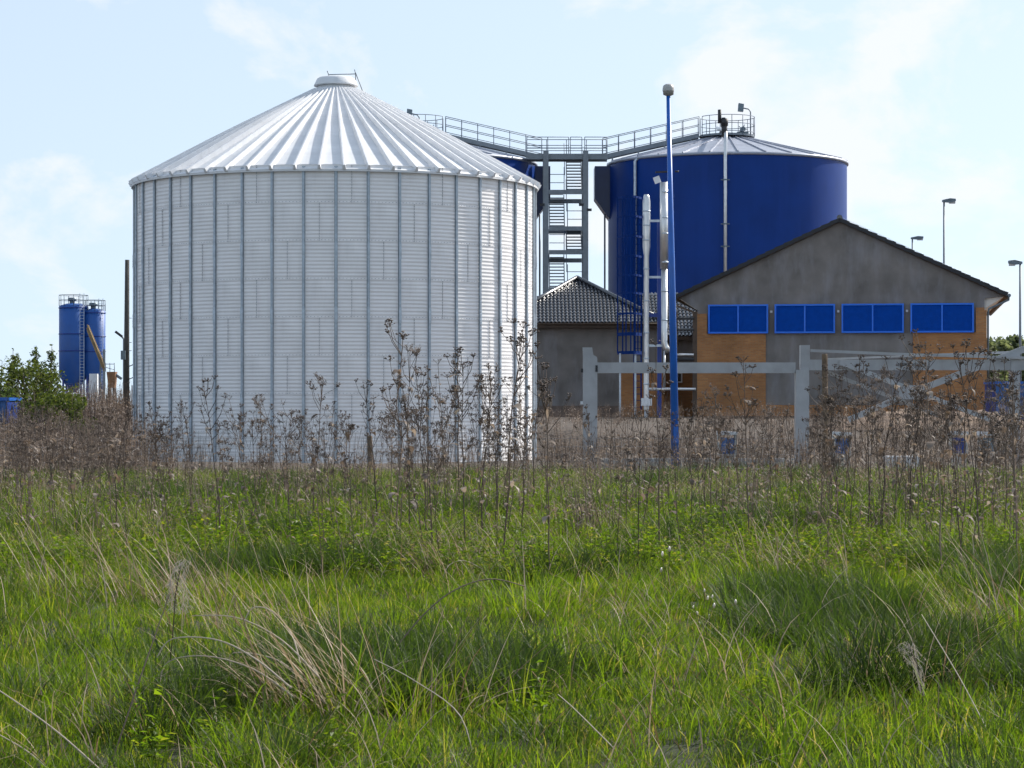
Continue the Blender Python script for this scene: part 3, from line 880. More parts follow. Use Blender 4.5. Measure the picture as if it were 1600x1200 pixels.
for c in ((uL, -.12, ze), (uR, -.12, ze)):
    c = Vector(c); d = Vector(ap) - c
    q.tube([c + Vector((0, 0, .06)), Vector(ap) + Vector((0, 0, .10))], .12, 8)
q.build('hip_tiles', M['tile'], sb)
q = MB(); b0 = Vector((0, 0, -.05))
q.add([(uL, -.1, ze - .02), (uR, -.1, ze - .02), (uR, dB, ze - .02), (uL, dB, ze - .02), (ap[0], ap[1], ap[2] - .03)], [(0, 1, 4), (1, 2, 4), (2, 3, 4), (3, 0, 4)])
q.build('roof_deck', M['fascia'], sb)
# link wing between
LD = 124.0
lk = empty('link_wing', (PX(1055, LD), LD, 1.15))
tag(lk, 'narrow tiled link building seen between chrome stacks and the brick gable', 'building')
kl = LD / FPX
def LU(px): return (px - 1055) * kl
def LZ(py): return PZ(py, LD) - 1.15
q = MB(); q.box((LU(1008), 0, -.6), (LU(1110), 5, LZ(524))); q.build('wall', M['render_grey'], lk)
q = MB(); q.box((LU(1008) - .02, -.06, -.6), (LU(1110), .02, LZ(578))); q.build('brick_facing', M['brick'], lk)
tile_slope(lk, (LU(1006), -.3, LZ(526)), (LU(1112), -.3, LZ(526)), (LU(1006), 4.6, LZ(452)), (LU(1112), 4.6, LZ(452)), 18, 14, 'roof_tiles')
q = MB(); q.box((LU(1006), -.34, LZ(532)), (LU(1112), -.2, LZ(526))); q.build('fascia', M['fascia'], lk)
wi = empty('window', (0, 0, 0), 0, lk)
q = MB()
q.box((LU(1054), -.10, LZ(598)), (LU(1066), -.062, LZ(596))); q.box((LU(1054), -.10, LZ(584)), (LU(1066), -.062, LZ(582)))
q.box((LU(1054), -.1, LZ(596)), (LU(1056), -.062, LZ(584))); q.box((LU(1064), -.1, LZ(596)), (LU(1066), -.062, LZ(584)))
q.build('frame', M['white'], wi)
q = MB(); q.box((LU(1056), -.08, LZ(596)), (LU(1064), -.064, LZ(584))); q.build('pane', M['glass'], wi)

# ------------------------------------------------------------------ exhaust stacks, ladder, pipe rack
ED = 104.0
def E(px, py, dy=0.0): return Vector((PX(px, ED), ED + dy, PZ(py, ED)))
gz_e = 1.1
def stack(px, rows_, label):
    """rows_: (py, radius in photo px)"""
    t = empty('exhaust_stack', (PX(px, ED), ED, gz_e)); tag(t, label, 'stack', 'chrome exhaust stacks')
    return t
ke = ED / FPX
s1 = stack(1010, None, 'shorter bright metal exhaust stack next to the blue caged ladder')
q = MB()
def EZ(py): return PZ(py, ED) - gz_e
q.lathe([(.001, EZ(304)), (3.5*ke, EZ(304)), (5.0*ke, EZ(308)), (6*ke, EZ(314)), (6*ke, EZ(385)), (4.2*ke, EZ(400)), (4.2*ke, EZ(640))], 20)
q.build('flue', M['chrome'], s1)
for py in (330, 352, 375, 420, 470, 520, 560, 600):
    q = MB(); r = (6.4 if py < 390 else 4.7) * ke; q.lathe([(r - .03, EZ(py) - .03), (r, EZ(py) - .03), (r, EZ(py) + .03), (r - .03, EZ(py) + .03)], 20); q.build('joint_band', M['galv'], s1)
q = MB(); q.box((-.22, -.3, EZ(634)), (.22, .2, EZ(622))); q.build('drain_box', M['white'], s1)
q = MB(); q.tube([(0, 0, -.3), (0, 0, EZ(638))], .09, 10); q.build('foot', M['galv'], s1)
s2 = stack(1038, None, 'taller bright metal exhaust stack with rain flap beside the blue lamp pole')
q = MB()
q.tube([(-.02, 0, EZ(285)), (-.02, 0, EZ(420))], 6.2*ke, 20); q.tube([(0, 0, EZ(420)), (0, 0, EZ(535)), (.06, 0, EZ(543)), (.22, 0, EZ(549))], 5.0*ke, 20)
q.build('flue', M['chrome'], s2)
q = MB(); q.tube([(.0, 0, EZ(548)), (.0, 0, EZ(606))], .05, 8); q.build('condensate_pipe', M['chrome'], s2)
for py in (300, 340, 365, 410, 455, 500):
    q = MB(); r = (6.6 if py < 420 else 5.5) * ke; q.lathe([(r - .03, EZ(py) - .03), (r, EZ(py) - .03), (r, EZ(py) + .03), (r - .03, EZ(py) + .03)], 20); q.build('joint_band', M['galv'], s2)
q = MB(); q.beam((-.26, 0, EZ(286)), (-.36, 0, EZ(276)), .28, .03, (0, 1, 0)); q.build('rain_flap', M['white'], s2)
q = MB(); q.beam((-.38, 0, EZ(269)), (.35, 0, EZ(268)), .3, .05); q.tube([(.45, 0, EZ(268)), (.62, 0, EZ(268))], .04, 6); q.build('flap_weight', M['dark'], s2)
# steel mast between them, with the cross pieces
ms = empty('stack_mast', (PX(1031, ED), ED + .35, gz_e)); tag(ms, 'slim blue steel mast holding the two exhaust stacks', 'mast')
q = MB(); q.box((-.09, -.09, -.4), (.09, .09, EZ(345))); q.build('post', M['blue_dark'], ms)
for py in (345, 433, 540):
    q = MB(); q.beam((PX(1012, ED) - PX(1031, ED), -.3, EZ(py)), (PX(1036, ED) - PX(1031, ED), -.3, EZ(py)), .06, .10); q.build('cross_bar', M['galv'], ms)
q = MB(); q.beam((PX(1015, ED) - PX(1031, ED), .0, EZ(492)), (PX(1040, ED) - PX(1031, ED), .0, EZ(492)), .1, .16); q.build('cross_bar', M['blue_dark'], ms)
# caged ladder
cl = empty('caged_ladder', (PX(985, ED), ED + .1, gz_e)); tag(cl, 'blue steel ladder with safety cage in front of the blue tank', 'ladder')
cr_ = 19 * ke
for (px, dy) in ((992, .55), (1003, .55)):
    q = MB(); q.box((PX(px, ED) - PX(985, ED) - .03, dy - .03, EZ(640)), (PX(px, ED) - PX(985, ED) + .03, dy + .03, EZ(305))); q.build('stile', M['ladder_blue'], cl)
for k in range(32):
    z = EZ(636) + k * .28
    if z > EZ(308): break
    q = MB(); q.tube([(PX(992, ED) - PX(985, ED), .55, z), (PX(1003, ED) - PX(985, ED), .55, z)], .015, 6); q.build('rung', M['ladder_blue'], cl)
def hoop(py):
    pts = []
    for k in range(17):
        a = R(60) + R(240) * k / 16 + R(0)
        pts.append((cr_ * -math.sin(a - math.pi / 2 + math.pi / 2) , .1 - .42 * -math.cos(a) * 1.0, EZ(py)))
    pts = [(-cr_ + 2*cr_*k/16, .1 + .45 - 1.0 * math.sin(math.pi * k / 16), EZ(py)) for k in range(17)]
    return pts
for py in (308, 338, 369, 400, 430, 458, 490, 522, 551):
    h = hoop(py)
    q = MB()
    for a, b in zip(h[:-1], h[1:]): q.beam(a, b, .02, .09 if py not in (522, 551) else .14)
    q.build('cage_hoop', M['ladder_blue'], cl)
for k in (0, 3, 5, 8, 11, 13, 16):
    p0 = hoop(551)[k]; p1 = hoop(306)[k]
    q = MB(); q.beam(p0, p1, .055, .02, (0, 1, 0)); q.build('cage_bar', M['ladder_blue'], cl)
for px in (969, 993):
    q = MB(); q.box((PX(px, ED) - PX(985, ED) - .04, .0, -.3), (PX(px, ED) - PX(985, ED) + .04, .08, EZ(552))); q.build('support_leg', M['galv'], cl)
# pipe rack
pr = empty('pipe_rack', (PX(1087, ED), ED + .5, gz_e)); tag(pr, 'brown steel rack post with horizontal pipes beside the brick wall corner', 'pipe rack')
xr = lambda px: PX(px, ED) - PX(1087, ED)
q = MB(); q.box((-.09, -.09, -.4), (.09, .09, EZ(486))); q.build('post', M['fascia'], pr)
q = MB(); q.box((xr(1058) - .09, -.05, -.4), (xr(1058) + .06, .09, EZ(486))); q.build('post', M['fascia'], pr)
for (py, m, r) in ((497, 'dark', .05), (515, 'dark', .05), (554, 'chrome', .06), (561, 'dark', .07)):
    q = MB(); q.tube([(xr(1058), -.14, EZ(py)), (xr(1085), -.14, EZ(py))], r, 8); q.build('pipe', M[m], pr)
q = MB(); q.tube([(xr(1012), -.2, EZ(608)), (xr(1088), -.2, EZ(608))], .065, 8); q.build('pipe', M['chrome'], pr)
q = MB(); q.beam((xr(1058), -.1, EZ(477)), (xr(1087), -.1, EZ(488)), .06, .08); q.build('brace', M['fascia'], pr)

# ------------------------------------------------------------------ soil mound, yard slab
q = MB(); n_ = 34
mx0, my0 = PX(1470, 86), 88.0
vs = []; fs = []
for j in range(n_):
    for i in range(n_):
        u = -1 + 2*i/(n_-1); v = -1 + 2*j/(n_-1)
        r = math.hypot(u, v); x = mx0 + u * 4.6; y = my0 + v * 4.0
        h = max(0, 1 - r*r) ** 1.2 * (0.55 + .32 * mnoise.noise(Vector((x*.8, y*.8, 2))) + .16 * mnoise.noise(Vector((x*2.5, y*2.5, 4))))
        vs.append((x, y, ground_z(x, y) - .05 + h * 1.1))
for j in range(n_-1):
    for i in range(n_-1): fs.append((j*n_+i, j*n_+i+1, (j+1)*n_+i+1, (j+1)*n_+i))
q.add(vs, fs, True); o = q.build('soil_mound', M['sand'])
tag(o, 'low heap of sandy soil in front of the brick building', 'soil heap', kind='structure')

# ------------------------------------------------------------------ steel height barrier and gate
GD = 62.0
def gx(px): return PX(px, GD)
def gzv(py): return PZ(py, GD)
kg = GD / FPX
def wn_post(q, px0, px1, py0, z0, dy0, dy1):
    q.box((gx(px0), GD + dy0, z0), (gx(px1), GD + dy1, gzv(py0)))
hb = empty('height_barrier', (gx(920), GD, 0)); tag(hb, 'grey steel height barrier beam on a thick post beside the silo', 'barrier')
X0 = gx(920)
q = MB(); q.box((gx(911) - X0, -.17, -.4), (gx(933) - X0, .17, gzv(560))); q.build('post', M['gate_grey'], hb)
q = MB(); q.prism([(gx(911) - X0, -.13, gzv(560)), (gx(933) - X0, -.13, gzv(560)), (gx(932) - X0, -.13, gzv(557.5)), (gx(927) - X0, -.13, gzv(555)), (gx(925) - X0, -.13, gzv(543)), (gx(910.5) - X0, -.13, gzv(543))], (0, 0, 0), (0, .26, 0)); q.build('post_head', M['gate_grey'], hb)
q = MB(); q.box((gx(929) - X0, -.15, gzv(583)), (gx(1242) - X0, .15, gzv(566.5)))
q.build('beam', M['gate_grey'], hb)
q = MB(); q.box((gx(930) - X0, -.19, gzv(581)), (gx(933.5) - X0, -.15, gzv(571))); q.box((gx(907.5) - X0, -.1, gzv(582)), (gx(911) - X0, .05, gzv(576))); q.build('hinge', M['dark'], hb)
q = MB(); q.box((gx(907) - X0, -.08, gzv(632)), (gx(911) - X0, .05, gzv(627))); q.build('lock_box', M['white'], hb)
gt = empty('swing_gate', (gx(1253), GD, 0)); tag(gt, 'grey steel gate frame with crossed braces and dark lettering on its beam', 'gate')
X0 = gx(1253)
q = MB(); q.box((gx(1242.5) - X0, -.18, -.4), (gx(1263) - X0, .18, gzv(578))); q.build('post', M['gate_grey'], gt)
q = MB(); q.box((gx(1250) - X0, -.14, gzv(578)), (gx(1264.5) - X0, .14, gzv(539.5))); q.build('post_head', M['gate_grey'], gt)
q = MB(); q.box((gx(1264.5) - X0, -.12, gzv(578.5)), (gx(1640) - X0, .12, gzv(562))); beam_o = q.build('beam', M['gate_grey'], gt)
for (a, b, dy, w) in (((1265, 548), (1425, 554.5), -.2, 4.2), ((1425, 554.5), (1640, 560.5), -.2, 4.0), ((1292, 561), (1420, 556), .25, 3.0), ((1420, 556), (1640, 548), .25, 4.0)):
    q = MB(); q.beam((gx(a[0]) - X0, dy, gzv(a[1])), (gx(b[0]) - X0, dy, gzv(b[1])), .08, w * kg); q.build('top_rail', M['gate_grey'], gt)
for (a, b, dy, w) in (((1310, 566), (1440, 616), -.2, 8), ((1440, 616), (1545, 656), -.2, 7), ((1292, 580), (1400, 622), .3, 6), ((1400, 622), (1470, 650), .3, 6), ((1325, 656), (1425, 613), -.10, 9), ((1425, 613), (1600, 545), -.10, 10)):
    q = MB(); q.beam((gx(a[0]) - X0, dy, gzv(a[1])), (gx(b[0]) - X0, dy, gzv(b[1])), .07, w * kg); q.build('brace', M['gate_grey'], gt)
q = MB(); q.box((gx(1402) - X0, -.25, gzv(624)), (gx(1447) - X0, -.19, gzv(602))); q.build('gusset_plate', M['gate_grey'], gt)
q = MB(); q.box((gx(1578) - X0, -.15, -.4), (gx(1592) - X0, .15, gzv(552))); q.build('post', M['gate_grey'], gt)
# the lettering is too small to read in the photograph: short dark strokes of letter size
q = MB(); rl = random.Random(3)
px = 1400.0
while px < 1443:
    if 1420.0 < px < 1424.0: px = 1424.5
    w = rl.uniform(1.2, 2.0); h0 = rl.uniform(566.6, 567.4); h1 = rl.uniform(571.2, 572.2)
    q.box((gx(px) - X0, -.128, gzv(h1)), (gx(px + .7) - X0, -.122, gzv(h0)))
    if rl.random() < .8:
        z_ = rl.choice([gzv(h0) - .02, gzv((h0 + h1) / 2), gzv(h1) + .02]); q.box((gx(px + .7) - X0, -.127, z_ - .012), (gx(px + w) - X0, -.122, z_ + .012))
    if rl.random() < .5: q.box((gx(px + w) - X0, -.128, gzv(h1)), (gx(px + w + .5) - X0, -.122, gzv(h0)))
    px += w + 1.0
q.build('lettering', M['dark'], beam_o)

# ------------------------------------------------------------------ blue lamp pole
PD = 57.0
zp0 = ground_z(PX(1056, PD), PD)
lp = empty('lamp_post', (PX(1056, PD), PD, zp0)); tag(lp, 'tall tapered blue lamp post with a drum shaped lantern', 'lamp post')
top = Vector((PX(1044.3, PD) - PX(1056, PD), 0, PZ(150, PD) - zp0))
q = MB(); q.tube([(0, 0, -.3), top * .5, top], [.098, .078, .048], 16); q.build('pole', M['blue_paint'], lp)
q = MB(); kl_ = PD / FPX
q.lathe([(3.2*kl_, 0), (8.2*kl_, 2.0*kl_), (8.6*kl_, 9*kl_)], 24, (top.x, top.y, top.z)); q.build('lantern_bowl', M['lamp_cap'], lp)
q = MB(); q.lathe([(9.2*kl_, 7.5*kl_), (9.2*kl_, 11*kl_), (8.2*kl_, 16*kl_), (4.5*kl_, 18.6*kl_), (.001, 19*kl_)], 24, (top.x, top.y, top.z)); q.build('lantern_cap', M['lamp_glass'], lp)
q = MB(); q.box((-.055, -.112, .75), (.055, -.07, 1.15)); q.build('service_hatch', M['blue_paint'], lp)

# ------------------------------------------------------------------ pedestals
def pedestal(px, d, py_t, w_px, label, panel_m, cap_m):
    k = d / FPX; x = PX(px, d); z0 = ground_z(x, d)
    t = empty('meter_pedestal', (x, d, z0)); tag(t, label, 'pedestal', 'meter pedestals along the fence')
    H = PZ(py_t, d) - z0; w = w_px * k / 2
    q = MB(); q.box((-w * .86, -.14, -.3), (w * .86, .14, H * .42)); q.build('base', M['concrete'], t)
    q = MB(); q.box((-w, -.15, H * .42), (-w + .05, .15, H - .10)); q.box((w - .05, -.15, H * .42), (w, .15, H - .10)); q.box((-w + .05, -.15, H * .42), (w - .05, .15, H * .45)); q.build('frame', M['concrete'], t)
    q = MB(); q.box((-w + .055, -.125, H * .455), (w - .055, .12, H - .17)); q.build('panel', M[panel_m], t)
    q = MB(); q.prism([(-w - .01, -.2, H - .10), (w + .01, -.2, H - .10), (w + .01, -.2, H - .03), (-w - .01, -.2, H)], (0, 0, 0), (0, .42, 0)); q.build('cap', M[cap_m], t)
    q = MB(); q.box((-.03, -.152, H * .36), (.03, -.14, H * .41)); q.build('lock', M['rust'], t)
pedestal(1136, 58.5, 673, 29, 'grey meter pedestal with blue door nearest the blue lamp post', 'blue_dull', 'concrete_pale')
pedestal(1315, 58.5, 674, 28, 'grey meter pedestal with blue door close to the wooden fence post', 'blue_dull', 'concrete_pale')
pedestal(1497, 60.0, 673, 27, 'meter pedestal with dark door among the reddish weeds', 'blue_dark', 'concrete_pale')
pedestal(1543, 61.5, 674, 27, 'meter pedestal with flat white cap next to the gate end post', 'galv_dark', 'white')
q = MB(); x0 = PX(1387, 58); zz = ground_z(x0, 58)
q.box((x0, 58, zz - .3), (PX(1437, 58), 58.8, PZ(713, 58))); o = q.build('concrete_block', M['concrete_pale'])
tag(o, 'pale flat concrete block low in the grass right of the wooden post', 'block')
q = MB(); 
for (a, b) in ((936, 1118), (1154, 1240)):
    q.box((PX(a, 60.5), 60.4, -.2), (PX(b, 60.5), 60.62, PZ(716, 60.5)))
o = q.build('kerb', M['concrete']); tag(o, 'pale concrete kerb behind the dry weeds', 'kerb', kind='structure')

# ------------------------------------------------------------------ field fence with wooden posts
FD = 52.5
ff = empty('wire_fence', (0, FD, 0)); tag(ff, 'wire mesh field fence stretched between wooden posts in front of the silo', 'fence')
def fpost(px, py, w):
    x = PX(px, FD); z0 = ground_z(x, FD)
    q = MB(); zt_ = PZ(py, FD)
    q.tube([(x, 0, z0 - .4), (x + .01, 0, (z0 + zt_)/2), (x - .005, 0, zt_ - .02), (x - .005, 0, zt_)], [w, w * .97, w * .93, w * .8], 9, smooth=False)
    return q.build('fence_post', M['wood'], ff)
for (px, py, w) in ((578, 681, .06), (1289, 553, .068), (-40, 680, .06), (1680, 670, .06)): fpost(px, py, w)
q = MB()
fx0, fx1 = PX(-60, FD), PX(1290, FD)
for zz in (.16, .28, .42, .58, .74, .92):
    x = fx0
    pts = []
    while x <= fx1 + .01:
        pts.append((x, -.06, ground_z(x, FD) + zz + .01 * math.sin(x * 3 + zz * 9))); x += 1.2
    q.tube(pts, .0032, 4, cap=False)
x = fx0
while x < fx1:
    z0 = ground_z(x, FD); q.tube([(x, -.062, z0 + .1), (x, -.062, z0 + .92)], .0028, 4, cap=False); x += .16
o = q.build('wire_mesh', M['wire'], ff); o['kind'] = 'stuff'

# ------------------------------------------------------------------ street lamps at the far side
def street_lamp(px, py, d, side_, label, arm_px):
    k = d / FPX; x = PX(px, d); z0 = ground_z(x, d)
    t = empty('street_lamp', (x, d, z0)); tag(t, label, 'street lamp', 'street lamps behind the brick building')
    zt_ = PZ(py, d) - z0
    q = MB(); q.tube([(0, 0, -.3), (0, 0, zt_)], [.085, .055], 10); q.build('pole', M['steel_grey'], t)
    q = MB(); a = side_
    q.prism([(a * -.1, -.14, zt_ - .02), (a * -.1, -.14, zt_ + .10), (a * arm_px * k * .5, -.16, zt_ + .20), (a * arm_px * k, -.13, zt_ + .17), (a * arm_px * k, -.13, zt_ + .02), (a * arm_px * k * .5, -.14, zt_ - .06)][::int(a)], (0, 0, 0), (0, .3, 0)); q.build('lamp_head', M['galv_dark'], t)
    q = MB(); q.box((min(a * arm_px * k * .45, a * arm_px * k * .96), -.11, zt_ - .12), (max(a * arm_px * k * .45, a * arm_px * k * .96), .11, zt_ - .0)); q.build('lamp_glass', M['lamp_glass'], t)
street_lamp(1475, 315, 150, 1, 'tall street lamp with its head pointing away from the tank', 18)
street_lamp(1425.5, 373, 185, 1, 'street lamp of which only the top clears the gable roof', 17)
street_lamp(1594, 412, 135, -1, 'street lamp standing before the distant trees at the edge', 18)

# ------------------------------------------------------------------ left: pole, cement works, containers
UD = 95.0
ux = PX(198, UD)
z0 = ground_z(ux, UD)
up_ = empty('utility_pole', (ux, UD, z0)); tag(up_, 'dark wooden utility pole rising just left of the white silo', 'pole')
q = MB(); q.tube([(0, 0, -.3), (.0, 0, 3.2), (.02, 0, PZ(406, UD) - z0)], [.115, .105, .085], 12); q.build('shaft', M['pole_wood'], up_)
q = MB(); q.box((-.20, -.22, PZ(562, UD) - z0), (-.02, .0, PZ(548, UD) - z0)); q.build('junction_box', M['galv_dark'], up_)
q = MB(); q.box((.20, -.1, -.2), (.27, .0, PZ(602, UD) - z0)); q.build('cable_guard', M['white'], up_)
for py in (570, 590):
    q = MB(); q.tube([(0, -.08, PZ(py + 4, UD) - z0), (.2, -.1, PZ(py + 1, UD) - z0), (.40, -.1, PZ(py - 3, UD) - z0)], .02, 6); q.build('insulator_arm', M['dark'], up_)
for py in (497, 535, 548):
    q = MB(); q.tube([(.07, 0, PZ(py, UD) - z0), (.19, 0, PZ(py, UD) - z0)], .012, 5); q.build('climbing_step', M['dark'], up_)
k = 150 / FPX; x = PX(193.5, 150); z0 = ground_z(x, 150)
t = empty('street_lamp', (x, 150, z0)); tag(t, 'small street lamp with tilted head peeking past the utility pole', 'street lamp')
q = MB(); q.tube([(0, 0, -.3), (0, 0, PZ(530, 150) - z0), (-.12, 0, PZ(526, 150) - z0)], .06, 8); q.build('pole', M['steel_grey'], t)
q = MB(); q.beam((-.1, 0, PZ(526, 150) - z0), (-.52, 0, PZ(518, 150) - z0), .2, .14); q.build('lamp_head', M['dark'], t)

CD = 240.0; kc = CD / FPX
cz0 = 1.15
def csilo(cpx, rpx, py_t, py_c, label):
    t = empty('cement_silo', (PX(cpx, CD), CD, cz0)); tag(t, label, 'silo', 'blue cement silos')
    r = rpx * kc; zt_ = PZ(py_t, CD) - cz0; zc_ = PZ(py_c, CD) - cz0
    q = MB(); q.lathe([(.25, zc_ - 1.6), (r, zc_), (r, zt_), (r * .5, zt_ + .22), (.001, zt_ + .25)], 40); q.build('body', M['cement_blue'], t)
    for f in (.36, .6, .97):
        q = MB(); z = zc_ + (zt_ - zc_) * f; q.lathe([(r + .005, z - .05), (r + .06, z - .04), (r + .06, z + .04), (r + .005, z + .05)], 40); q.build('ring', M['blue_dark'], t)
    for a in (45, 135, 225, 315):
        q = MB(); c = (r * .86 * math.cos(R(a)), r * .86 * math.sin(R(a))); q.box((c[0] - .09, c[1] - .09, -.3), (c[0] + .09, c[1] + .09, zc_ + .1)); q.build('leg', M['blue_dark'], t)
    for i in range(9):
        a = 2*math.pi*i/9
        q = MB(); q.tube([(r*math.cos(a), r*math.sin(a), zt_), (r*math.cos(a), r*math.sin(a), zt_ + 1.05)], .035, 5); q.build('rail_post', M['galv_dark'], t)
    for hz in (1.05, .55):
        q = MB(); q.tube([(r*math.cos(2*math.pi*i/24), r*math.sin(2*math.pi*i/24), zt_ + hz) for i in range(25)], .03, 5); q.build('rail', M['galv_dark'], t)
    q = MB(); q.tube([(-.1, -.2, zt_ + .2), (-.1, -.2, zt_ + .5)], .25, 10); q.tube([(-.1, -.2, zt_ + .5), (-.1, -.2, zt_ + .8)], .42, 12); q.build('dust_filter', M['galv_dark'], t)
    q = MB()
    for s in (-.2, .2): q.box((r * .72 + s - .025, -r * .82, .5), (r * .72 + s + .025, -r * .82 + .05, zt_ + 1.2))
    z = .8
    while z < zt_ + 1: q.box((r * .72 - .2, -r * .8, z), (r * .72 + .2, -r * .8 + .03, z + .03)); z += .3
    q.build('ladder', M['galv'], t)
csilo(115, 22.5, 478, 588, 'wider of the two blue cement silos far left of the white silo')
csilo(148, 16.5, 486, 585, 'narrower blue cement silo partly hidden behind its wider neighbour')
cv = empty('conveyor', (PX(150, CD - 4), CD - 4, cz0)); tag(cv, 'tan inclined conveyor leaning against the blue cement silos', 'conveyor')
xc = lambda px: (px - 150) * (CD - 4) / FPX
zc = lambda py: PZ(py, CD - 4) - cz0
q = MB()
for yy in (-.3, .3):
    for dz in (-.28, .28): q.beam((xc(137), yy, zc(512) + dz), (xc(163), yy, zc(575) + dz), .09, .10)
q.build('truss', M['tan'], cv)
q = MB(); q.beam((xc(137), 0, zc(512)), (xc(163), 0, zc(575)), .55, .22); q.build('belt', M['tan'], cv)
for k in range(9):
    f = k / 9; g_ = (k + 1) / 9
    q = MB()
    for yy in (-.3, .3): q.beam((xc(137 + 26*f), yy, zc(512 + 63*f) + .28), (xc(137 + 26*g_), yy, zc(512 + 63*g_) - .28), .06, .06)
    q.build('lattice_bar', M['tan'], cv)
q = MB(); q.box((xc(141), -.6, -.3), (xc(152), .6, zc(584))); q.build('drive_cabin', M['white'], cv)
q = MB(); q.box((xc(161.5), -.15, -.3), (xc(164.5), .15, zc(546))); q.build('support_post', M['galv_dark'], cv)
q = MB(); q.box((xc(156), -.15, -.3), (xc(158), .15, zc(560))); q.build('support_post', M['galv_dark'], cv)
hp = empty('hopper', (PX(175, CD - 6), CD - 6, cz0)); tag(hp, 'rusty feed hopper with a railed top beside the cement silos', 'hopper')
xh = lambda px: (px - 175) * (CD - 6) / FPX
zh = lambda py: PZ(py, CD - 6) - cz0
q = MB(); q.prism([(xh(168), -.6, zh(581)), (xh(171), -.6, zh(606)), (xh(180), -.6, zh(606)), (xh(182), -.6, zh(581))], (0, 0, 0), (0, 1.2, 0)); q.build('bin', M['rust'], hp)
for px in (171, 179): 
    q = MB(); q.box((xh(px) - .1, -.5, -.3), (xh(px) + .1, .5, zh(606))); q.build('leg', M['dark'], hp)
q = MB()
for px in (166.5, 173, 180): q.tube([(xh(px), -.5, zh(581)), (xh(px), -.5, zh(567))], .035, 5)
q.tube([(xh(166.5), -.5, zh(569)), (xh(180), -.5, zh(569))], .035, 5); q.tube([(xh(166.5), -.5, zh(574)), (xh(180), -.5, zh(578))], .03, 5)
q.build('guard_rail', M['galv_dark'], hp)
q = MB(); q.beam((xh(180), 0, zh(585)), (xh(190), 0, zh(592)), .4, .25); q.build('chute', M['galv_dark'], hp)
def container(name, px0, px1, py0, d, label, dy=2.4):
    z0 = ground_z(PX(px0, d), d)
    t = empty(name, (PX(px0, d), d, z0)); tag(t, label, 'container')
    w = PX(px1, d) - PX(px0, d); h = PZ(py0, d) - z0
    q = MB(); x = 0.0; prof = []
    # corrugated long side
    n = int(w / .28)
    for i in range(n):
        a = w * i / n; b = w * (i + 1) / n; c = (b - a)
        q.add([(a, 0, .1), (a + c*.4, 0, .1), (a + c*.5, .04, .1), (a + c*.9, .04, .1), (b, 0, .1), (a, 0, h - .1), (a + c*.4, 0, h - .1), (a + c*.5, .04, h - .1), (a + c*.9, .04, h - .1), (b, 0, h - .1)],
              [(0, 1, 6, 5), (1, 2, 7, 6), (2, 3, 8, 7), (3, 4, 9, 8)])
    q.build('side_wall', M['blue_dull'], t)
    q = MB(); q.box((.02, .05, .12), (w - .02, dy, h - .12)); q.build('body', M['blue_dark'], t)
    q = MB(); q.box((-.03, -.03, h - .1), (w + .03, dy, h)); q.build('top_frame', M['blue_paint'], t)
    q = MB(); q.box((-.03, -.03, 0), (w + .03, dy, .1)); q.build('bottom_frame', M['blue_paint'], t)
container('storage_container', 1556, 1690, 596, 98, 'blue storage container beyond the gate end post')
container('waste_container', -60, 9, 621, 77, 'bright blue container behind the shrubs at the left edge')

# ------------------------------------------------------------------ shrubs and far trees
def leaf_clump(q, c, r, n, size, rg, flat=1.0):
    for _ in range(n):
        d = Vector((rg.gauss(0, 1), rg.gauss(0, 1), rg.gauss(0, 1) * flat))
        d = d.normalized() * (rg.random() ** .45) * r
        p = Vector(c) + d
        a = Vector((rg.gauss(0, 1), rg.gauss(0, 1), rg.gauss(0, .6))).normalized()
        b = a.cross(Vector((rg.gauss(0, 1), rg.gauss(0, 1), rg.gauss(0, 1)))).normalized()
        s = size * rg.uniform(.6, 1.4)
        q.t = max(0, min(1, rg.gauss(.5, .2)))
        q.add([p - a * s, p + b * s * .45, p + a * s, p - b * s * .45], [(0, 1, 2, 3)])

def shrub(px, py_t, d, wid, label, seed, conifer=False, leaf='shrub_leaf', name='shrub', cat='shrub', group='shrubs before the cement works', size=.07, dens=1.0):
    rg = random.Random(seed)
    x = PX(px, d); z0 = ground_z(x, d); H = PZ(py_t, d) - z0
    t = empty(name, (x, d, z0)); tag(t, label, cat, group)
    tr = MB(); cr = MB()
    tr.tube([(0, 0, -.2), (rg.uniform(-.05, .05), 0, H * .5), (rg.uniform(-.08, .08), 0, H * .97)], [H * .018 + .01, H * .012, .006], 7)
    if conifer:
        nl = int(11 * dens)
        for j in range(nl):
            z = H * (.10 + .80 * j / nl); reach = wid * (1.15 - j / nl) * rg.uniform(.35, 1.5)
            for kk in range(3):
                a = rg.uniform(0, 2*math.pi); rr = reach * rg.uniform(.4, 1.3); up = rr * rg.uniform(.5, 1.5)
                e = Vector((rr*math.cos(a), rr*math.sin(a), z + up))
                tr.tube([(0, 0, z), e * .5 + Vector((0, 0, z * .5)), e], [.014, .010, .004], 5)
                for s in range(3):
                    c = Vector((0, 0, z)).lerp(e, .45 + .27 * s); leaf_clump(cr, c, .10 + .06 * rg.random(), int(9 * dens), size * .8, rg)
        leaf_clump(cr, (0, 0, H * .96), .08, 5, size * .7, rg)
    else:
        nb = int(34 * dens)
        for j in range(nb):
            a = rg.uniform(0, 2*math.pi); z = H * (.08 + .86 * rg.random() ** .8)
            lim = wid * (math.sin(math.pi * min(1, .15 + .85 * (1 - z / H))) ** .6) * rg.uniform(.25, 1.05)
            c = Vector((lim*math.cos(a), lim*math.sin(a), z))
            tr.tube([(0, 0, max(.1, z - lim * .9)), c * .6 + Vector((0, 0, z * .25)), c], [.02, .012, .004], 5)
            leaf_clump(cr, c, wid * rg.uniform(.16, .30), int(46 * dens), size, rg)
    tr.build('trunk', M['bark'], t); cr.build('crown', M[leaf], t)
    return t
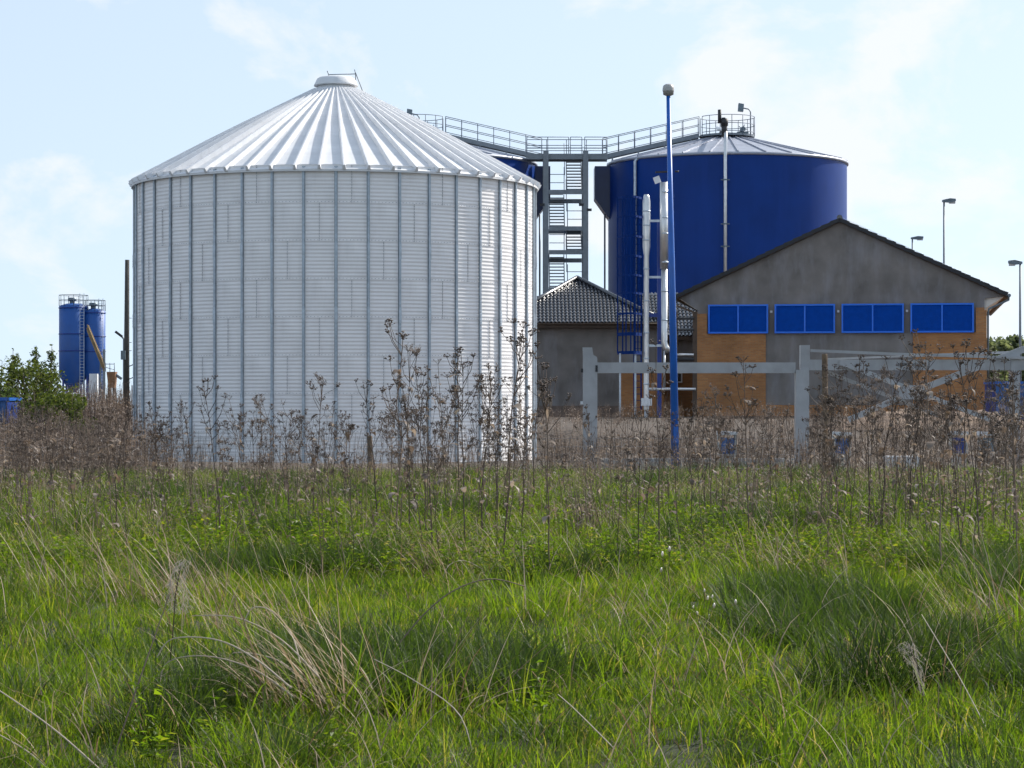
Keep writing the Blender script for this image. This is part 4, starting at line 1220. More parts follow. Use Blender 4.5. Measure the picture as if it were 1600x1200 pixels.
shrub(20, 541, 88, .62, 'slim sapling rising from the bushes at the left edge', 11, True)
shrub(56, 536, 86, .55, 'slender sapling standing tallest in the middle of the left bushes', 12, True)
shrub(80, 533, 90, .5, 'thin upright sapling nearest to the cement silos', 13, True)
shrub(2, 560, 84, 1.3, 'rounded green bush cut off by the left edge of the picture', 14)
shrub(38, 566, 83, 1.25, 'rounded green bush between the two left saplings', 15)
shrub(-30, 585, 83, 1.5, 'broad low bush above the blue waste container', 16)
shrub(74, 580, 84, 1.1, 'rounded green bush beneath the thin sapling', 17)
shrub(112, 612, 80, .9, 'smallest green bush below the wider cement silo', 18)
shrub(52, 610, 79, 1.3, 'low wide bush in front of the other left bushes', 19)
shrub(1568, 522, 300, 3.4, 'distant broad tree next to the gable downpipe', 31, False, 'far_leaf', 'distant_tree', 'tree', 'trees beyond the works', .34, 1.3)
shrub(1590, 528, 320, 3.8, 'distant tree right behind the street lamp', 32, False, 'far_leaf', 'distant_tree', 'tree', 'trees beyond the works', .34, 1.3)
shrub(1618, 521, 300, 3.6, 'distant tree at the right edge of the picture', 33, False, 'far_leaf', 'distant_tree', 'tree', 'trees beyond the works', .34, 1.3)
shrub(1546, 530, 290, 3.0, 'distant tree touching the brick wall corner', 34, False, 'far_leaf', 'distant_tree', 'tree', 'trees beyond the works', .34, 1.3)
# ------------------------------------------------------------------ meadow
def blade(q, base, az, L_, w, bend, lean, tint, nseg=3):
    """one grass blade: tapering ribbon bending over towards az"""
    q.t = tint
    d = Vector((math.cos(az), math.sin(az), 0)); s = Vector((-math.sin(az), math.cos(az), 0))
    tw = rng.uniform(-.6, .6)
    s = (s * math.cos(tw) + d * math.sin(tw))
    p = Vector(base); ang = lean
    vs = []
    for i in range(nseg + 1):
        t = i / nseg
        ww = w * (1 - t ** 1.6) * .5 + .0003
        vs.append(p - s * ww); vs.append(p + s * ww)
        p = p + (d * math.sin(ang) + Vector((0, 0, math.cos(ang)))) * (L_ / nseg)
        ang += bend / nseg
    q.add(vs, [(2*i, 2*i+1, 2*i+3, 2*i+2) for i in range(nseg)], True)

def tuft_mesh(name, n, rad, L0, L1, w, mat_, lean=.25, bend=.9, tint=(.5, .16), nseg=3, straw=0.04, wind=None):
    q = MB()
    for _ in range(n):
        a = rng.uniform(0, 2*math.pi); r = rad * math.sqrt(rng.random())
        b = (r*math.cos(a), r*math.sin(a), -.02)
        az = a + rng.gauss(0, .8) if wind is None or rng.random() > .6 else wind + rng.gauss(0, .6)
        t = max(0, min(.93, rng.gauss(*tint)))
        if rng.random() < straw: t = 1.15
        blade(q, b, az, rng.uniform(L0, L1), w * rng.uniform(.7, 1.3), bend * rng.uniform(.2, 1.5), lean * rng.uniform(0, 1.6), t, nseg)
    return q.mesh(name, mat_)

PROTO = {}
def proto(name, meshes):
    c = bpy.data.collections.new(name)
    for i, m in enumerate(meshes):
        o = bpy.data.objects.new('%s_%02d' % (name, i), m); c.objects.link(o)
    return c

def scatter(name, coll, pts, label, cat):
    """pts: (x, y, z, tiltx, tilty, rz, sx, sz, index); one 'stuff' object of instances"""
    m = bpy.data.meshes.new(name)
    m.from_pydata([p[:3] for p in pts], [], [])
    a = m.attributes.new('rot', 'FLOAT_VECTOR', 'POINT'); a.data.foreach_set('vector', [v for p in pts for v in p[3:6]])
    a = m.attributes.new('scl', 'FLOAT_VECTOR', 'POINT'); a.data.foreach_set('vector', [v for p in pts for v in (p[6], p[6], p[7])])
    a = m.attributes.new('pick', 'INT', 'POINT'); a.data.foreach_set('value', [p[8] for p in pts])
    o = bpy.data.objects.new(name, m); COL.objects.link(o)
    ng = bpy.data.node_groups.new(name, 'GeometryNodeTree')
    ng.interface.new_socket('Geometry', in_out='INPUT', socket_type='NodeSocketGeometry')
    ng.interface.new_socket('Geometry', in_out='OUTPUT', socket_type='NodeSocketGeometry')
    n = ng.nodes; l = ng.links.new
    gi = n.new('NodeGroupInput'); go = n.new('NodeGroupOutput')
    ci = n.new('GeometryNodeCollectionInfo'); ci.inputs['Collection'].default_value = coll
    ci.inputs['Separate Children'].default_value = True; ci.inputs['Reset Children'].default_value = True
    ip = n.new('GeometryNodeInstanceOnPoints'); ip.inputs['Pick Instance'].default_value = True
    def na(nm, ty):
        x = n.new('GeometryNodeInputNamedAttribute'); x.data_type = ty; x.inputs['Name'].default_value = nm; return x.outputs['Attribute']
    l(gi.outputs[0], ip.inputs['Points']); l(ci.outputs[0], ip.inputs['Instance'])
    l(na('pick', 'INT'), ip.inputs['Instance Index']); l(na('rot', 'FLOAT_VECTOR'), ip.inputs['Rotation']); l(na('scl', 'FLOAT_VECTOR'), ip.inputs['Scale'])
    l(ip.outputs[0], go.inputs[0])
    md = o.modifiers.new('scatter', 'NODES'); md.node_group = ng
    tag(o, label, cat, kind='stuff')
    return o

def view_halfwidth(y): return y * 0.2105 + 1.2
def rand_field(y0, y1, dens):
    """uniform points per square metre over the seen wedge of the field"""
    out = []
    y = y0
    while y < y1:
        hw = view_halfwidth(y); n = dens(y) * 2 * hw * .25
        k = int(n) + (1 if rng.random() < n - int(n) else 0)
        for _ in range(k): out.append((rng.uniform(-hw, hw), y + rng.random() * .25))
        y += .25
    return out

WIND = R(-35)
lawn = [tuft_mesh('lawn', 40, .11, .045, .15, .0062, M['grass'], .30, .9, (.45 + .1 * (i - 2) / 2, .24), straw=.04, wind=WIND) for i in range(6)]
longg = [tuft_mesh('long', 28, .12, .14, .34, .0080, M['grass'], .35, 1.3, (.45, .25), 4, .05, wind=WIND) for i in range(4)]
darkt = [tuft_mesh('dark', 46, .13, .14, .34, .0075, M['grass_dark'], .45, 1.3, (.5, .2), 4, 0) for i in range(3)]
PROTO['meadow'] = proto('meadow_tufts', lawn + longg + darkt)
pts = []
for (x, y) in rand_field(8.0, 55, lambda y: 100 if y < 15 else (75 if y < 24 else 48)):
    n1_ = mnoise.noise(Vector((x * .55, y * .28, 1.7))); n2_ = mnoise.noise(Vector((x * 1.6, y * .9, 7.7)))
    v = n1_ + .5 * n2_
    if mnoise.noise(Vector((x * 2.6, y * 1.9, 51.0))) < -.30 and rng.random() < .2: continue      # gaps with thatch and soil
    sc = max(.72, rng.uniform(.55, 1.3) * (1 + .35 * v))
    if 26 < y < 40: sc *= 1.15
    u = rng.random()
    if v > .30 and u < .8 or u < .02: idx = 10 + rng.randrange(3)
    elif u < (.13 if y < 26 else .40) + .25 * max(0, v): idx = 6 + rng.randrange(4)
    else: idx = rng.randrange(6)
    wide = 1.0 + max(0, (y - 18)) * .022        # fewer, broader tufts where blades are below a pixel
    pts.append((x, y, ground_z(x, y) - .01, rng.gauss(0, .1), rng.gauss(0, .1), rng.uniform(-.5, .5) if rng.random() < .6 else rng.uniform(0, 6.28), sc * wide, sc * (.9 + rng.random() * .2), idx))
scatter('meadow_grass', PROTO['meadow'], pts, 'green spring grass covering the meadow in the foreground', 'grass')

# straw and dead leaves lying in the grass
def litter_mesh():
    q = MB()
    for _ in range(7):
        az = WIND + rng.gauss(0, .9) + (math.pi if rng.random() < .35 else 0)
        blade(q, (rng.uniform(-.15, .15), rng.uniform(-.15, .15), 0), az, rng.uniform(.2, .55), .0055, rng.uniform(.2, 1.6), rng.uniform(.3, 1.0), max(0, min(1, rng.gauss(.6, .25))), 5)
    return q.mesh('litter', M['straw'])
PROTO['litter'] = proto('straw_litter', [litter_mesh() for _ in range(5)])
pts = []
for (x, y) in rand_field(8.0, 54, lambda y: 4.2 if y < 24 else 11.0):
    c = mnoise.noise(Vector((x * .4, y * .22, 21.0)))
    if rng.random() > .35 + 1.1 * max(0, c + .05) + (.35 if y > 24 else 0): continue
    s = rng.uniform(.7, 1.3)
    pts.append((x, y, ground_z(x, y) + rng.uniform(0, .08), 0, 0, rng.gauss(0, .6), s * (1.0 + max(0, y - 20) * .02), s, rng.randrange(5)))
scatter('dry_grass', PROTO['litter'], pts, 'pale dry grass stalks scattered through the meadow', 'dry grass')

# broad leaved green herbs under the weeds
def herb_mesh():
    q = MB()
    for _ in range(6):
        b0 = Vector((rng.gauss(0, .07), rng.gauss(0, .07), -.02)); H = rng.uniform(.15, .42); top = b0 + Vector((rng.gauss(0, .05), rng.gauss(0, .05), H))
        q.t = .35; q.tube([b0, top], [.0025, .0012], 3, cap=False)
        for _ in range(15):
            c = b0.lerp(top, rng.uniform(.2, 1)); az = rng.uniform(0, 6.28); L_ = rng.uniform(.025, .065)
            d = Vector((math.cos(az), math.sin(az), rng.uniform(-.1, .8))); sd = Vector((-math.sin(az), math.cos(az), rng.gauss(0, .4))); w = L_ * rng.uniform(.14, .3)
            q.t = max(0, min(.9, rng.gauss(.55, .2)))
            q.add([c, c + d*L_*.5 - sd*w, c + d*L_ - Vector((0, 0, L_*.3)), c + d*L_*.5 + sd*w], [(0, 1, 2), (0, 2, 3)])
    return q.mesh('herb', M['grass'])
PROTO['herb'] = proto('herbs', [herb_mesh() for _ in range(5)])
pts = []
for (x, y) in rand_field(9.0, 53, lambda y: .8 if y < 22 else 9.0):
    if mnoise.noise(Vector((x * .5, y * .3, 33.0))) < (-.12 if y > 22 else .25): continue
    s = rng.uniform(.55, 1.1) * (1 if y < 36 else .72)
    pts.append((x, y, ground_z(x, y), 0, 0, rng.uniform(0, 6.28), s, s, rng.randrange(5)))
scatter('green_herbs', PROTO['herb'], pts, 'leafy green herbs growing between the dry weeds', 'herbs')

# ------------------------------------------------------------------ dead weeds
def weed_parts(rg, H, heads=7, bend=.0, full=True, leaves=8, plume=False):
    """returns stem, seed head and dead leaf meshes of one dry weed of height H"""
    S = MB(); Hd = MB(); Lf = MB()
    tone = max(0, min(1, rg.gauss(.45, .2)))
    S.t = tone
    pts = []; az = rg.uniform(0, 6.28); n = 7
    for i in range(n):
        t = i / (n - 1)
        off = bend * H * t ** 2.2 + .012 * rg.gauss(0, 1)
        pts.append(Vector((off * math.cos(az) + .012*rg.gauss(0, 1)*t, off * math.sin(az), H * t * (1 - .25 * bend * t) - (.05 if i == 0 else 0))))
    S.tube(pts, [.0058 - .0036 * i / (n - 1) for i in range(n)], 5, cap=False)
    def at(t):
        f = t * (n - 1); i = min(n - 2, int(f)); return pts[i].lerp(pts[i + 1], f - i)
    def umbel(c, r, up):
        m = rg.randint(5, 9)
        for _ in range(m):
            a = rg.uniform(0, 6.28); rr = r * math.sqrt(rg.random())
            e = c + Vector((rr*math.cos(a), rr*math.sin(a), up + rg.uniform(-.012, .02)))
            S.t = max(0, tone - .1); S.tube([c, e], .0016, 3, cap=False)
            Hd.t = max(0, min(1, rg.gauss(.45, .22)))
            s = rg.uniform(.006, .0125)
            if plume:
                for _ in range(4):
                    g2 = Vector((rg.gauss(0, 1), rg.gauss(0, 1), rg.gauss(.6, .8))) * .014
                    Hd.t = rg.uniform(.5, 1)
                    Hd.add([e, e + g2 + Vector((.006, 0, 0)), e + g2 * 1.4], [(0, 1, 2)])
            Hd.add([e + Vector((s,0,0)), e + Vector((0,s,0)), e + Vector((-s,0,0)), e + Vector((0,-s,0)), e + Vector((0,0,s*.7)), e - Vector((0,0,s*.5))],
                   [(0,1,4),(1,2,4),(2,3,4),(3,0,4),(1,0,5),(2,1,5),(3,2,5),(0,3,5)])
    umbel(at(1.0), .045, .03)
    for j in range(heads):
        t0 = rg.uniform(.5, .95) if full else rg.uniform(.7, .97)
        b = at(t0); a = rg.uniform(0, 6.28); L_ = rg.uniform(.10, .30) * (1.15 - .6 * t0) * 1.5
        out = Vector((math.cos(a), math.sin(a), 0))
        e = b + out * L_ * rg.uniform(.35, .6) + Vector((0, 0, L_ * rg.uniform(.75, 1)))
        S.t = tone
        S.tube([b, b.lerp(e, .5) + out * .02, e], [.0032, .0026, .0018], 4, cap=False)
        umbel(e, rg.uniform(.022, .055), rg.uniform(.01, .03))
        if rg.random() < .5:
            e2 = b.lerp(e, .6) + Vector((rg.gauss(0, .05), rg.gauss(0, .05), rg.uniform(.04, .12))); S.tube([b.lerp(e, .5), e2], .0018, 3, cap=False); umbel(e2, .02, .01)
    for j in range(leaves):
        t0 = rg.uniform(.22, .9); b = at(t0); a = rg.uniform(0, 6.28)
        d = Vector((math.cos(a), math.sin(a), 0)); s = Vector((-math.sin(a), math.cos(a), 0))
        L_ = rg.uniform(.05, .14); w = L_ * rg.uniform(.10, .22); ang = rg.uniform(.6, 1.7); p = b.copy(); vs = []
        Lf.t = max(0, min(1, rg.gauss(.45, .25)))
        for i in range(5):
            t = i / 4; ww = w * math.sin(math.pi * min(1, .12 + t * .88)) + .001
            tw = rg.uniform(-.5, .5); ss = s * math.cos(tw) + Vector((0, 0, 1)) * math.sin(tw)
            vs += [p - ss * ww, p + ss * ww]
            p = p + (d * math.sin(ang) + Vector((0, 0, math.cos(ang)))) * (L_ / 4); ang += rg.uniform(.3, .8)
        Lf.add(vs, [(2*i, 2*i+1, 2*i+3, 2*i+2) for i in range(4)], True)
    r = [S.mesh('weed_stem', M['dead_stem']), Hd.mesh('weed_head', M['dead_head'])]
    if Lf.v: r.append(Lf.mesh('weed_leaf', M['dead_leaf']))
    return r
wv = []
wr = random.Random(99)
for i in range(12):
    wv.append((weed_parts(wr, 1.5, heads=wr.randint(4, 11), bend=wr.choice([0, .03, .06, .1, .0, .35 if i == 11 else .05]), full=(i % 3 != 0), leaves=wr.randint(3, 12), plume=(i % 4 == 3)), 1.5))
GRP = 'dead seed-headed weeds standing along the far side of the meadow'
def weed(px, py_t, d, var, label, rz=None, tilt=(0, 0), thick=1.0):
    x = PX(px, d); z0 = ground_z(x, d); H = PZ(py_t, d) - z0
    parts, h0 = wv[var]
    s = H / h0
    t = empty('dead_weed', (x, d, z0), 0)
    t.rotation_euler = (tilt[0], tilt[1], wr.uniform(0, 6.28) if rz is None else rz)
    sx = s * wr.uniform(.85, 1.1) * (1 + max(0, d - 25) * .012)
    t.scale = (sx, sx, s)
    tag(t, label, 'weed', GRP)
    for nm, m in zip(('stem', 'seed_heads', 'dead_leaves'), parts):
        o_ = inst(nm, m, t)
        if nm != 'stem': o_['kind'] = 'stuff'
    return t
named = [
 (345, 606, 26, 0, 'dark dead weed with a thick seed cluster, standing before the silo left half', 0),
 (619, 528, 28, 4, 'tallest dead weed with flat dark seed head before the middle of the silo', 0),
 (640, 545, 27, 7, 'feathery dead weed close beside the tallest one before the silo', 0),
 (592, 600, 30, 1, 'branching dead weed just left of the tallest one before the silo', 0),
 (668, 578, 31, 2, 'dead weed with several loose flat heads before the silo right half', 0),
 (697, 566, 33, 5, 'dead weed with broad flat heads between two silo stiffeners', 0),
 (717, 548, 34, 8, 'straight dead weed topped by one small dark flat head', 0),
 (788, 508, 24, 6, 'thin dead weed reaching up across the sunlit corrugated silo wall', 0),
 (752, 575, 36, 9, 'dead weed left of the sunlit strip of the silo', 0),
 (828, 572, 36, 10, 'dead weed in front of the right edge of the silo', 0),
 (486, 598, 30, 3, 'dead weed whose pale side stalk hangs down before the silo', 0),
 (300, 634, 32, 1, 'short dead weed near the left edge of the silo', 0),
 (425, 634, 33, 11, 'dead weed arching over to one side before the silo', .3),
 (390, 620, 34, 5, 'dead weed with clustered heads between the dark one and the arching one', 0),
 (860, 578, 22, 9, 'dead weed with drooping head before the grey outbuilding wall', 0),
 (1030, 540, 26, 2, 'dead weed reaching the barrier beam beside the exhaust stacks', 0),
 (1170, 562, 27, 8, 'dead weed crossing the barrier beam left of the gate post', 0),
 (1357, 596, 29, 10, 'broad headed dead weed under the gate braces', 0),
 (1400, 586, 31, 3, 'pale fluffy dead weed at the crossing of the gate braces', 0),
 (1474, 545, 22, 4, 'tall reddish dead weed before the brick corner below the last louvre', 0),
 (1500, 540, 24, 7, 'tall dead weed with loose top just right of the reddish one', 0),
 (1532, 552, 25, 0, 'dense dead weed in front of the brick corner downpipe', 0),
 (1572, 568, 26, 9, 'dead weed with big dark curled leaves before the gate end post', 0),
 (1592, 585, 23, 5, 'dead weed at the far right edge of the meadow', 0),
 (1210, 640, 34, 1, 'dead weed left of the thick gate post', 0),
 (1100, 625, 33, 6, 'dead weed right of the blue lamp post foot', 0),
]
for (px, py, d, v, lb, tl) in named: weed(px, py, d, v, lb, tilt=(0, tl) if tl else (wr.gauss(0, .04), wr.gauss(0, .04)))
LB = 'brown dead weed stalk among many alike between meadow and works'
def weed_label(px, d, py, v):
    look = ['dense', 'branching', 'loose', 'fluffy', 'flat headed', 'straight', 'thin', 'feathery', 'sparse', 'leafy', 'broad', 'bowed'][v]
    size = 'low' if py > 680 else ('middling' if py > 645 else 'tall')
    where = ('below the green shrubs' if px < 100 else 'below the cement silos' if px < 205 else 'before the shaded edge of the silo' if px < 330 else
             'before the left half of the silo' if px < 525 else 'before the right half of the silo' if px < 745 else 'before the sunlit edge of the silo' if px < 845 else
             'before the grey outbuilding' if px < 965 else 'before the exhaust stacks' if px < 1085 else 'below the barrier beam' if px < 1240 else
             'below the gate beam lettering' if px < 1425 else 'before the brick corner' if px < 1540 else 'before the gate end post')
    deep = 'far forward' if d < 31 else ('midway' if d < 41 else 'far back')
    return '%s %s dead weed %s, %s' % (size, look, where, deep)
def top_py(px):
    # height of the weed tops along the picture: lower before the silo, higher to the right
    if px < 230: return wr.gauss(668, 18)
    if px < 560: return wr.gauss(668, 24)
    if px < 840: return wr.gauss(645, 35)
    if px < 1300: return wr.gauss(655, 20)
    return wr.gauss(622, 34)
placed = 0
while placed < 250:
    u = wr.random()
    px = wr.uniform(0, 1600) if u < .60 else (wr.uniform(1280, 1610) if u < .80 else (wr.uniform(0, 300) if u < .90 else wr.uniform(560, 850)))
    d = wr.triangular(21, 50, 27)
    py = min(715, max(555, top_py(px)))
    if d < 24: py += 40
    vv = wr.randrange(12)
    weed(px, py, d, vv, weed_label(px, d, py, vv), tilt=(wr.gauss(0, .09), wr.gauss(0, .09)))
    placed += 1
# the thicket behind them that reads as one brown mass
def thicket_mesh(i):
    q = MB()
    for _ in range(9):
        b = Vector((rng.gauss(0, .16), rng.gauss(0, .16), 0)); H = rng.uniform(.5, 1.15); q.cur = 0
        q.t = max(0, min(1, rng.gauss(.55, .25)))
        e = b + Vector((rng.gauss(0, .09), rng.gauss(0, .09), H)); mid = b.lerp(e, .5) + Vector((rng.gauss(0, .03), rng.gauss(0, .03), 0))
        q.tube([b, mid, e], [.0055, .0045, .0025], 3, cap=False)
        for _ in range(4):
            t0 = rng.uniform(.55, 1); c = b.lerp(e, t0) + Vector((rng.gauss(0, .05), rng.gauss(0, .05), rng.uniform(0, .09)))
            q.t = max(0, min(1, rng.gauss(.6, .3))); q.cur = 1
            for _ in range(3):
                g2 = Vector((rng.gauss(0, .02), rng.gauss(0, .02), rng.gauss(0, .014))); w = Vector((rng.gauss(0, 1), rng.gauss(0, 1), rng.gauss(0, 1))).normalized() * rng.uniform(.010, .024)
                q.add([c + g2 - w, c + g2 + w.cross(Vector((0, 0, 1))) * .6, c + g2 + w], [(0, 1, 2)])
        q.cur = 1
        for _ in range(3):
            c = b.lerp(e, rng.uniform(.15, .8)); a = rng.uniform(0, 6.28); L_ = rng.uniform(.05, .14); dd = Vector((math.cos(a), math.sin(a), -.5)) * L_; ss = Vector((-math.sin(a), math.cos(a), .2)) * L_ * .16
            q.add([c, c + dd * .5 - ss, c + dd, c + dd * .5 + ss], [(0, 1, 2, 3)])
    return q.mesh('thicket', [M['dead_stem'], M['dead_leaf']])
PROTO['thicket'] = proto('thicket', [thicket_mesh(i) for i in range(6)])
pts = []
for (x, y) in rand_field(50.5, 62, lambda y: 3.0):
    if math.hypot(x - SILO_X, y - SILO_D) < 14.5 and y > 53: continue
    inside = (x > PX(240, y)) and (x < PX(840, y))
    if inside and rng.random() < .82: continue
    if x < PX(240, y) and rng.random() < .35: continue
    if x > PX(840, y) and y < 61 and rng.random() < .62: continue
    s = rng.uniform(.5, 1.2) * (1.15 if x < PX(240, y) else .85)
    if y > 54: s *= 1.1
    pts.append((x, y, ground_z(x, y) - .02, rng.gauss(0, .08), rng.gauss(0, .08), rng.uniform(0, 6.28), s * 1.15, s, rng.randrange(6)))
for (x, y) in rand_field(27, 50, lambda y: .8):
    s = rng.uniform(.4, .85); pts.append((x, y, ground_z(x, y) - .02, rng.gauss(0, .12), rng.gauss(0, .12), rng.uniform(0, 6.28), s * 1.1, s, rng.randrange(6)))
for _ in range(430):     # waste ground at the left, towards the cement works
    y = rng.uniform(62, 105); x = rng.uniform(PX(-60, y), PX(215, y)); s = rng.uniform(.9, 1.5)
    pts.append((x, y, ground_z(x, y) - .02, 0, 0, rng.uniform(0, 6.28), s * 1.2, s, rng.randrange(6)))
for _ in range(620):     # along the yard on the right
    y = rng.uniform(63, 99); x = rng.uniform(PX(846, y), PX(1660, y)); s = rng.uniform(.4, .85)
    if math.hypot(x - SILO_X, y - SILO_D) < 7.2 or (y > 84 and PX(1380, y) < x < PX(1560, y) and rng.random() < .7): continue
    pts.append((x, y, ground_z(x, y) - .02, 0, 0, rng.uniform(0, 6.28), s * 1.2, s, rng.randrange(6)))
scatter('weed_thicket', PROTO['thicket'], pts, 'brown thicket of dead weeds along the fence line', 'weeds')

# ------------------------------------------------------------------ tussocks and single plants in the foreground
def gd(py): return EYE * FPX / (py - HORY)
def tussock(px, py, label, n_green, n_dead, L0, L1, seed, gm='grass_dark', rad=.22, wind_dead=math.pi, spread=.7, dead_mat='straw', name='grass_tussock'):
    rg = random.Random(seed); d = gd(py); x = PX(px, d); z0 = ground_z(x, d)
    t = empty(name, (x, d, z0)); tag(t, label, 'tussock', 'tussocks in the meadow')
    global rng
    old = rng; rng = rg
    if n_green:
        q = MB()
        for _ in range(n_green):
            a = rg.uniform(0, 6.28); r = rad * math.sqrt(rg.random())
            blade(q, (r*math.cos(a), r*math.sin(a), -.02), a + rg.gauss(0, .6), rg.uniform(L0, L1), rg.uniform(.004, .009), rg.uniform(.3, 2.0), rg.uniform(.05, .8), max(0, min(1, rg.gauss(.5, .22))), 6)
        q.build('green_blades', M[gm], t)
    if n_dead:
        q = MB()
        for _ in range(n_dead):
            a = rg.uniform(0, 6.28); r = rad * 1.2 * math.sqrt(rg.random())
            az = wind_dead + rg.gauss(0, spread)
            blade(q, (r*math.cos(a), r*math.sin(a), -.02), az, rg.uniform(L0 * .8, L1 * 1.5), rg.uniform(.0045, .010), rg.choice([rg.uniform(.1, .6), rg.uniform(.8, 2.4)]), rg.uniform(.2, .9), max(0, min(1, rg.gauss(.62, .3))), 8)
        q.build('dead_blades', M[dead_mat], t)
    rng = old
    return t
tussock(520, 1110, 'large tussock of pale arching dead grass in the foreground', 60, 150, .35, .75, 1, 'grass', .30, math.pi + .2, .55)
tussock(640, 1120, 'upright tussock of brown stems beside the pale arching tussock', 110, 60, .35, .62, 2, 'grass', .30, .6, .8)
tussock(1370, 1080, 'dark green tussock with a fallen pale stalk at the right', 620, 26, .28, .62, 3, 'tussock', .40, .3, 1.2)
tussock(1450, 1030, 'dark green tussock behind the papery leaf on the right', 380, 22, .25, .58, 4, 'tussock', .36, 2.9, 1.0)
tussock(285, 940, 'straw coloured tussock leaning over at the foot of the papery plume', 30, 110, .35, .85, 5, 'grass', .42, math.pi - .35, .5)
tussock(420, 985, 'brown and pale tussock between the plume and the arching grass', 30, 100, .3, .7, 6, 'grass', .38, math.pi, .8)
tussock(840, 965, 'green tussock with long upright blades near the middle', 210, 14, .3, .55, 7, 'grass', .5, 0, 1.0)
tussock(900, 905, 'dark leafy tussock under the weeds near the middle', 520, 20, .25, .5, 8, 'tussock', .7, 0, 1.2)
tussock(1230, 900, 'brownish tussock of dry stalks in front of the gate', 60, 80, .3, .7, 9, 'grass', .55, math.pi - .3, .7)
tussock(1470, 890, 'dark tussock in front of the reddish weeds', 420, 40, .3, .6, 10, 'grass_dark', .5, math.pi, .9)
tussock(100, 930, 'straw tussock with leaning stalks near the left edge', 40, 70, .35, .85, 11, 'grass', .5, math.pi - .2, .5)
tussock(240, 1150, 'small dark tussock at the lower left', 320, 16, .18, .38, 12, 'tussock', .26, math.pi, 1)
tussock(700, 900, 'tussock of thin brown stalks behind the arching grass', 40, 120, .3, .6, 13, 'grass', .5, math.pi, 1.0)
tussock(440, 1190, 'bluish green tussock at the bottom edge', 190, 10, .2, .42, 14, 'grass_dark', .3, 0, 1)
tussock(860, 1150, 'low dark tussock at the bottom near the middle', 170, 12, .14, .32, 15, 'grass_dark', .22, 0, 1)
tussock(1590, 985, 'tussock with dry stalks at the right edge', 90, 60, .3, .7, 16, 'grass', .4, math.pi, .8)

def stalk(name, pts_px, d, r0, r1, m, label, cat):
    pts = [P(a, b, d + dd) for (a, b, dd) in pts_px]
    q = MB(); n = len(pts)
    q.t = .72; q.tinted = True
    base = pts[0].copy()
    # smooth the polyline
    fine = []
    for i in range(n - 1):
        p0 = pts[max(0, i-1)]; p1 = pts[i]; p2 = pts[i+1]; p3 = pts[min(n-1, i+2)]
        for k in range(5):
            t = k / 5
            fine.append(.5 * ((2*p1) + (p2 - p0)*t + (2*p0 - 5*p1 + 4*p2 - p3)*t*t + (3*p1 - p0 - 3*p2 + p3)*t**3) - base)
    fine.append(pts[-1] - base)
    q.tube(fine, [r0 + (r1 - r0) * i / (len(fine) - 1) for i in range(len(fine))], 6)
    o = q.build(name, m, None, base); tag(o, label, cat)
    return o
stalk('bare_stalk', [(160, 1235, 0), (212, 1080, .1), (245, 985, .2), (266, 925, .25)], 10.6, .0042, .0022, M['dead_stem'], 'thin dark bare stalk rising to the papery plume', 'stalk')
stalk('fallen_stalk', [(170, 1215, 0), (95, 1148, .2), (30, 1100, .4), (-30, 1060, .6)], 10.4, .004, .0028, M['straw_solid'], 'long pale fallen stalk crossing the lower left corner', 'stalk')
stalk('fallen_stalk', [(90, 1215, 0), (40, 1172, .2), (-20, 1138, .4)], 10.4, .0035, .0025, M['straw_solid'], 'shorter dull stalk in the lower left corner', 'stalk')
stalk('fallen_stalk', [(1420, 1095, 0), (1370, 1075, .05), (1320, 1063, .1), (1262, 1066, .2)], 13.2, .006, .003, M['straw_solid'], 'pale bowed stalk lying before the dark tussock', 'stalk')
stalk('arching_stalk', [(745, 1215, 0), (720, 1120, .1), (650, 1065, .2), (585, 1030, .3)], 11.2, .0035, .002, M['straw_solid'], 'thin pale stalk arching over the grass near the bottom', 'stalk')
stalk('bowed_stalk', [(560, 1105, 0), (620, 1010, .2), (690, 935, .3), (760, 905, .4), (820, 916, .5)], 13.5, .0045, .003, M['dead_stem'], 'long bowed brown stalk with drooping tip near the middle', 'stalk')
stalk('arching_stalk', [(690, 912, 0), (700, 885, .1), (725, 876, .2), (755, 890, .3)], 22.0, .006, .004, M['straw_solid'], 'small pale hooped stalk below the silo', 'stalk')
stalk('arching_stalk', [(1310, 945, 0), (1288, 926, .1), (1268, 922, .2), (1260, 950, .3)], 19.0, .006, .004, M['straw_solid'], 'pale hooked stalk right of the white flowers', 'stalk')
stalk('leaning_stalk', [(1555, 1165, 0), (1500, 1060, .3), (1440, 960, .6)], 11.5, .003, .002, M['straw_solid'], 'thin pale stalk leaning across the right side', 'stalk')
stalk('leaning_stalk', [(960, 1170, 0), (900, 1110, .2), (872, 1085, .4)], 10.9, .003, .002, M['straw_solid'], 'short pale stalk leaning near the bottom middle', 'stalk')
for i, pp in enumerate(([(455, 1075, 0), (400, 1030, .1), (340, 1000, .2), (270, 998, .3), (245, 1028, .3)],
                        [(460, 1090, 0), (395, 1045, .1), (320, 1025, .2), (262, 1035, .3), (248, 1075, .3)],
                        [(500, 1060, 0), (440, 1000, .1), (370, 965, .2), (300, 962, .3)],
                        [(420, 1115, 0), (360, 1105, .1), (310, 1108, .2), (275, 1120, .3)],
                        [(470, 1040, 0), (455, 990, .1), (425, 955, .15), (395, 950, .2), (380, 975, .2)],
                        [(480, 1065, 0), (430, 1030, .1), (365, 1020, .15), (360, 1045, .2)],
                        [(455, 1130, 0), (400, 1105, .1), (345, 1100, .15), (320, 1110, .2)])):
    o = stalk('arching_stalk', pp, 11.9 + .2 * i, .0046, .0028, M['straw_solid'], 'pale dead blade arching out of the large pale tussock', 'stalk'); o['group'] = 'arching blades of the pale tussock'

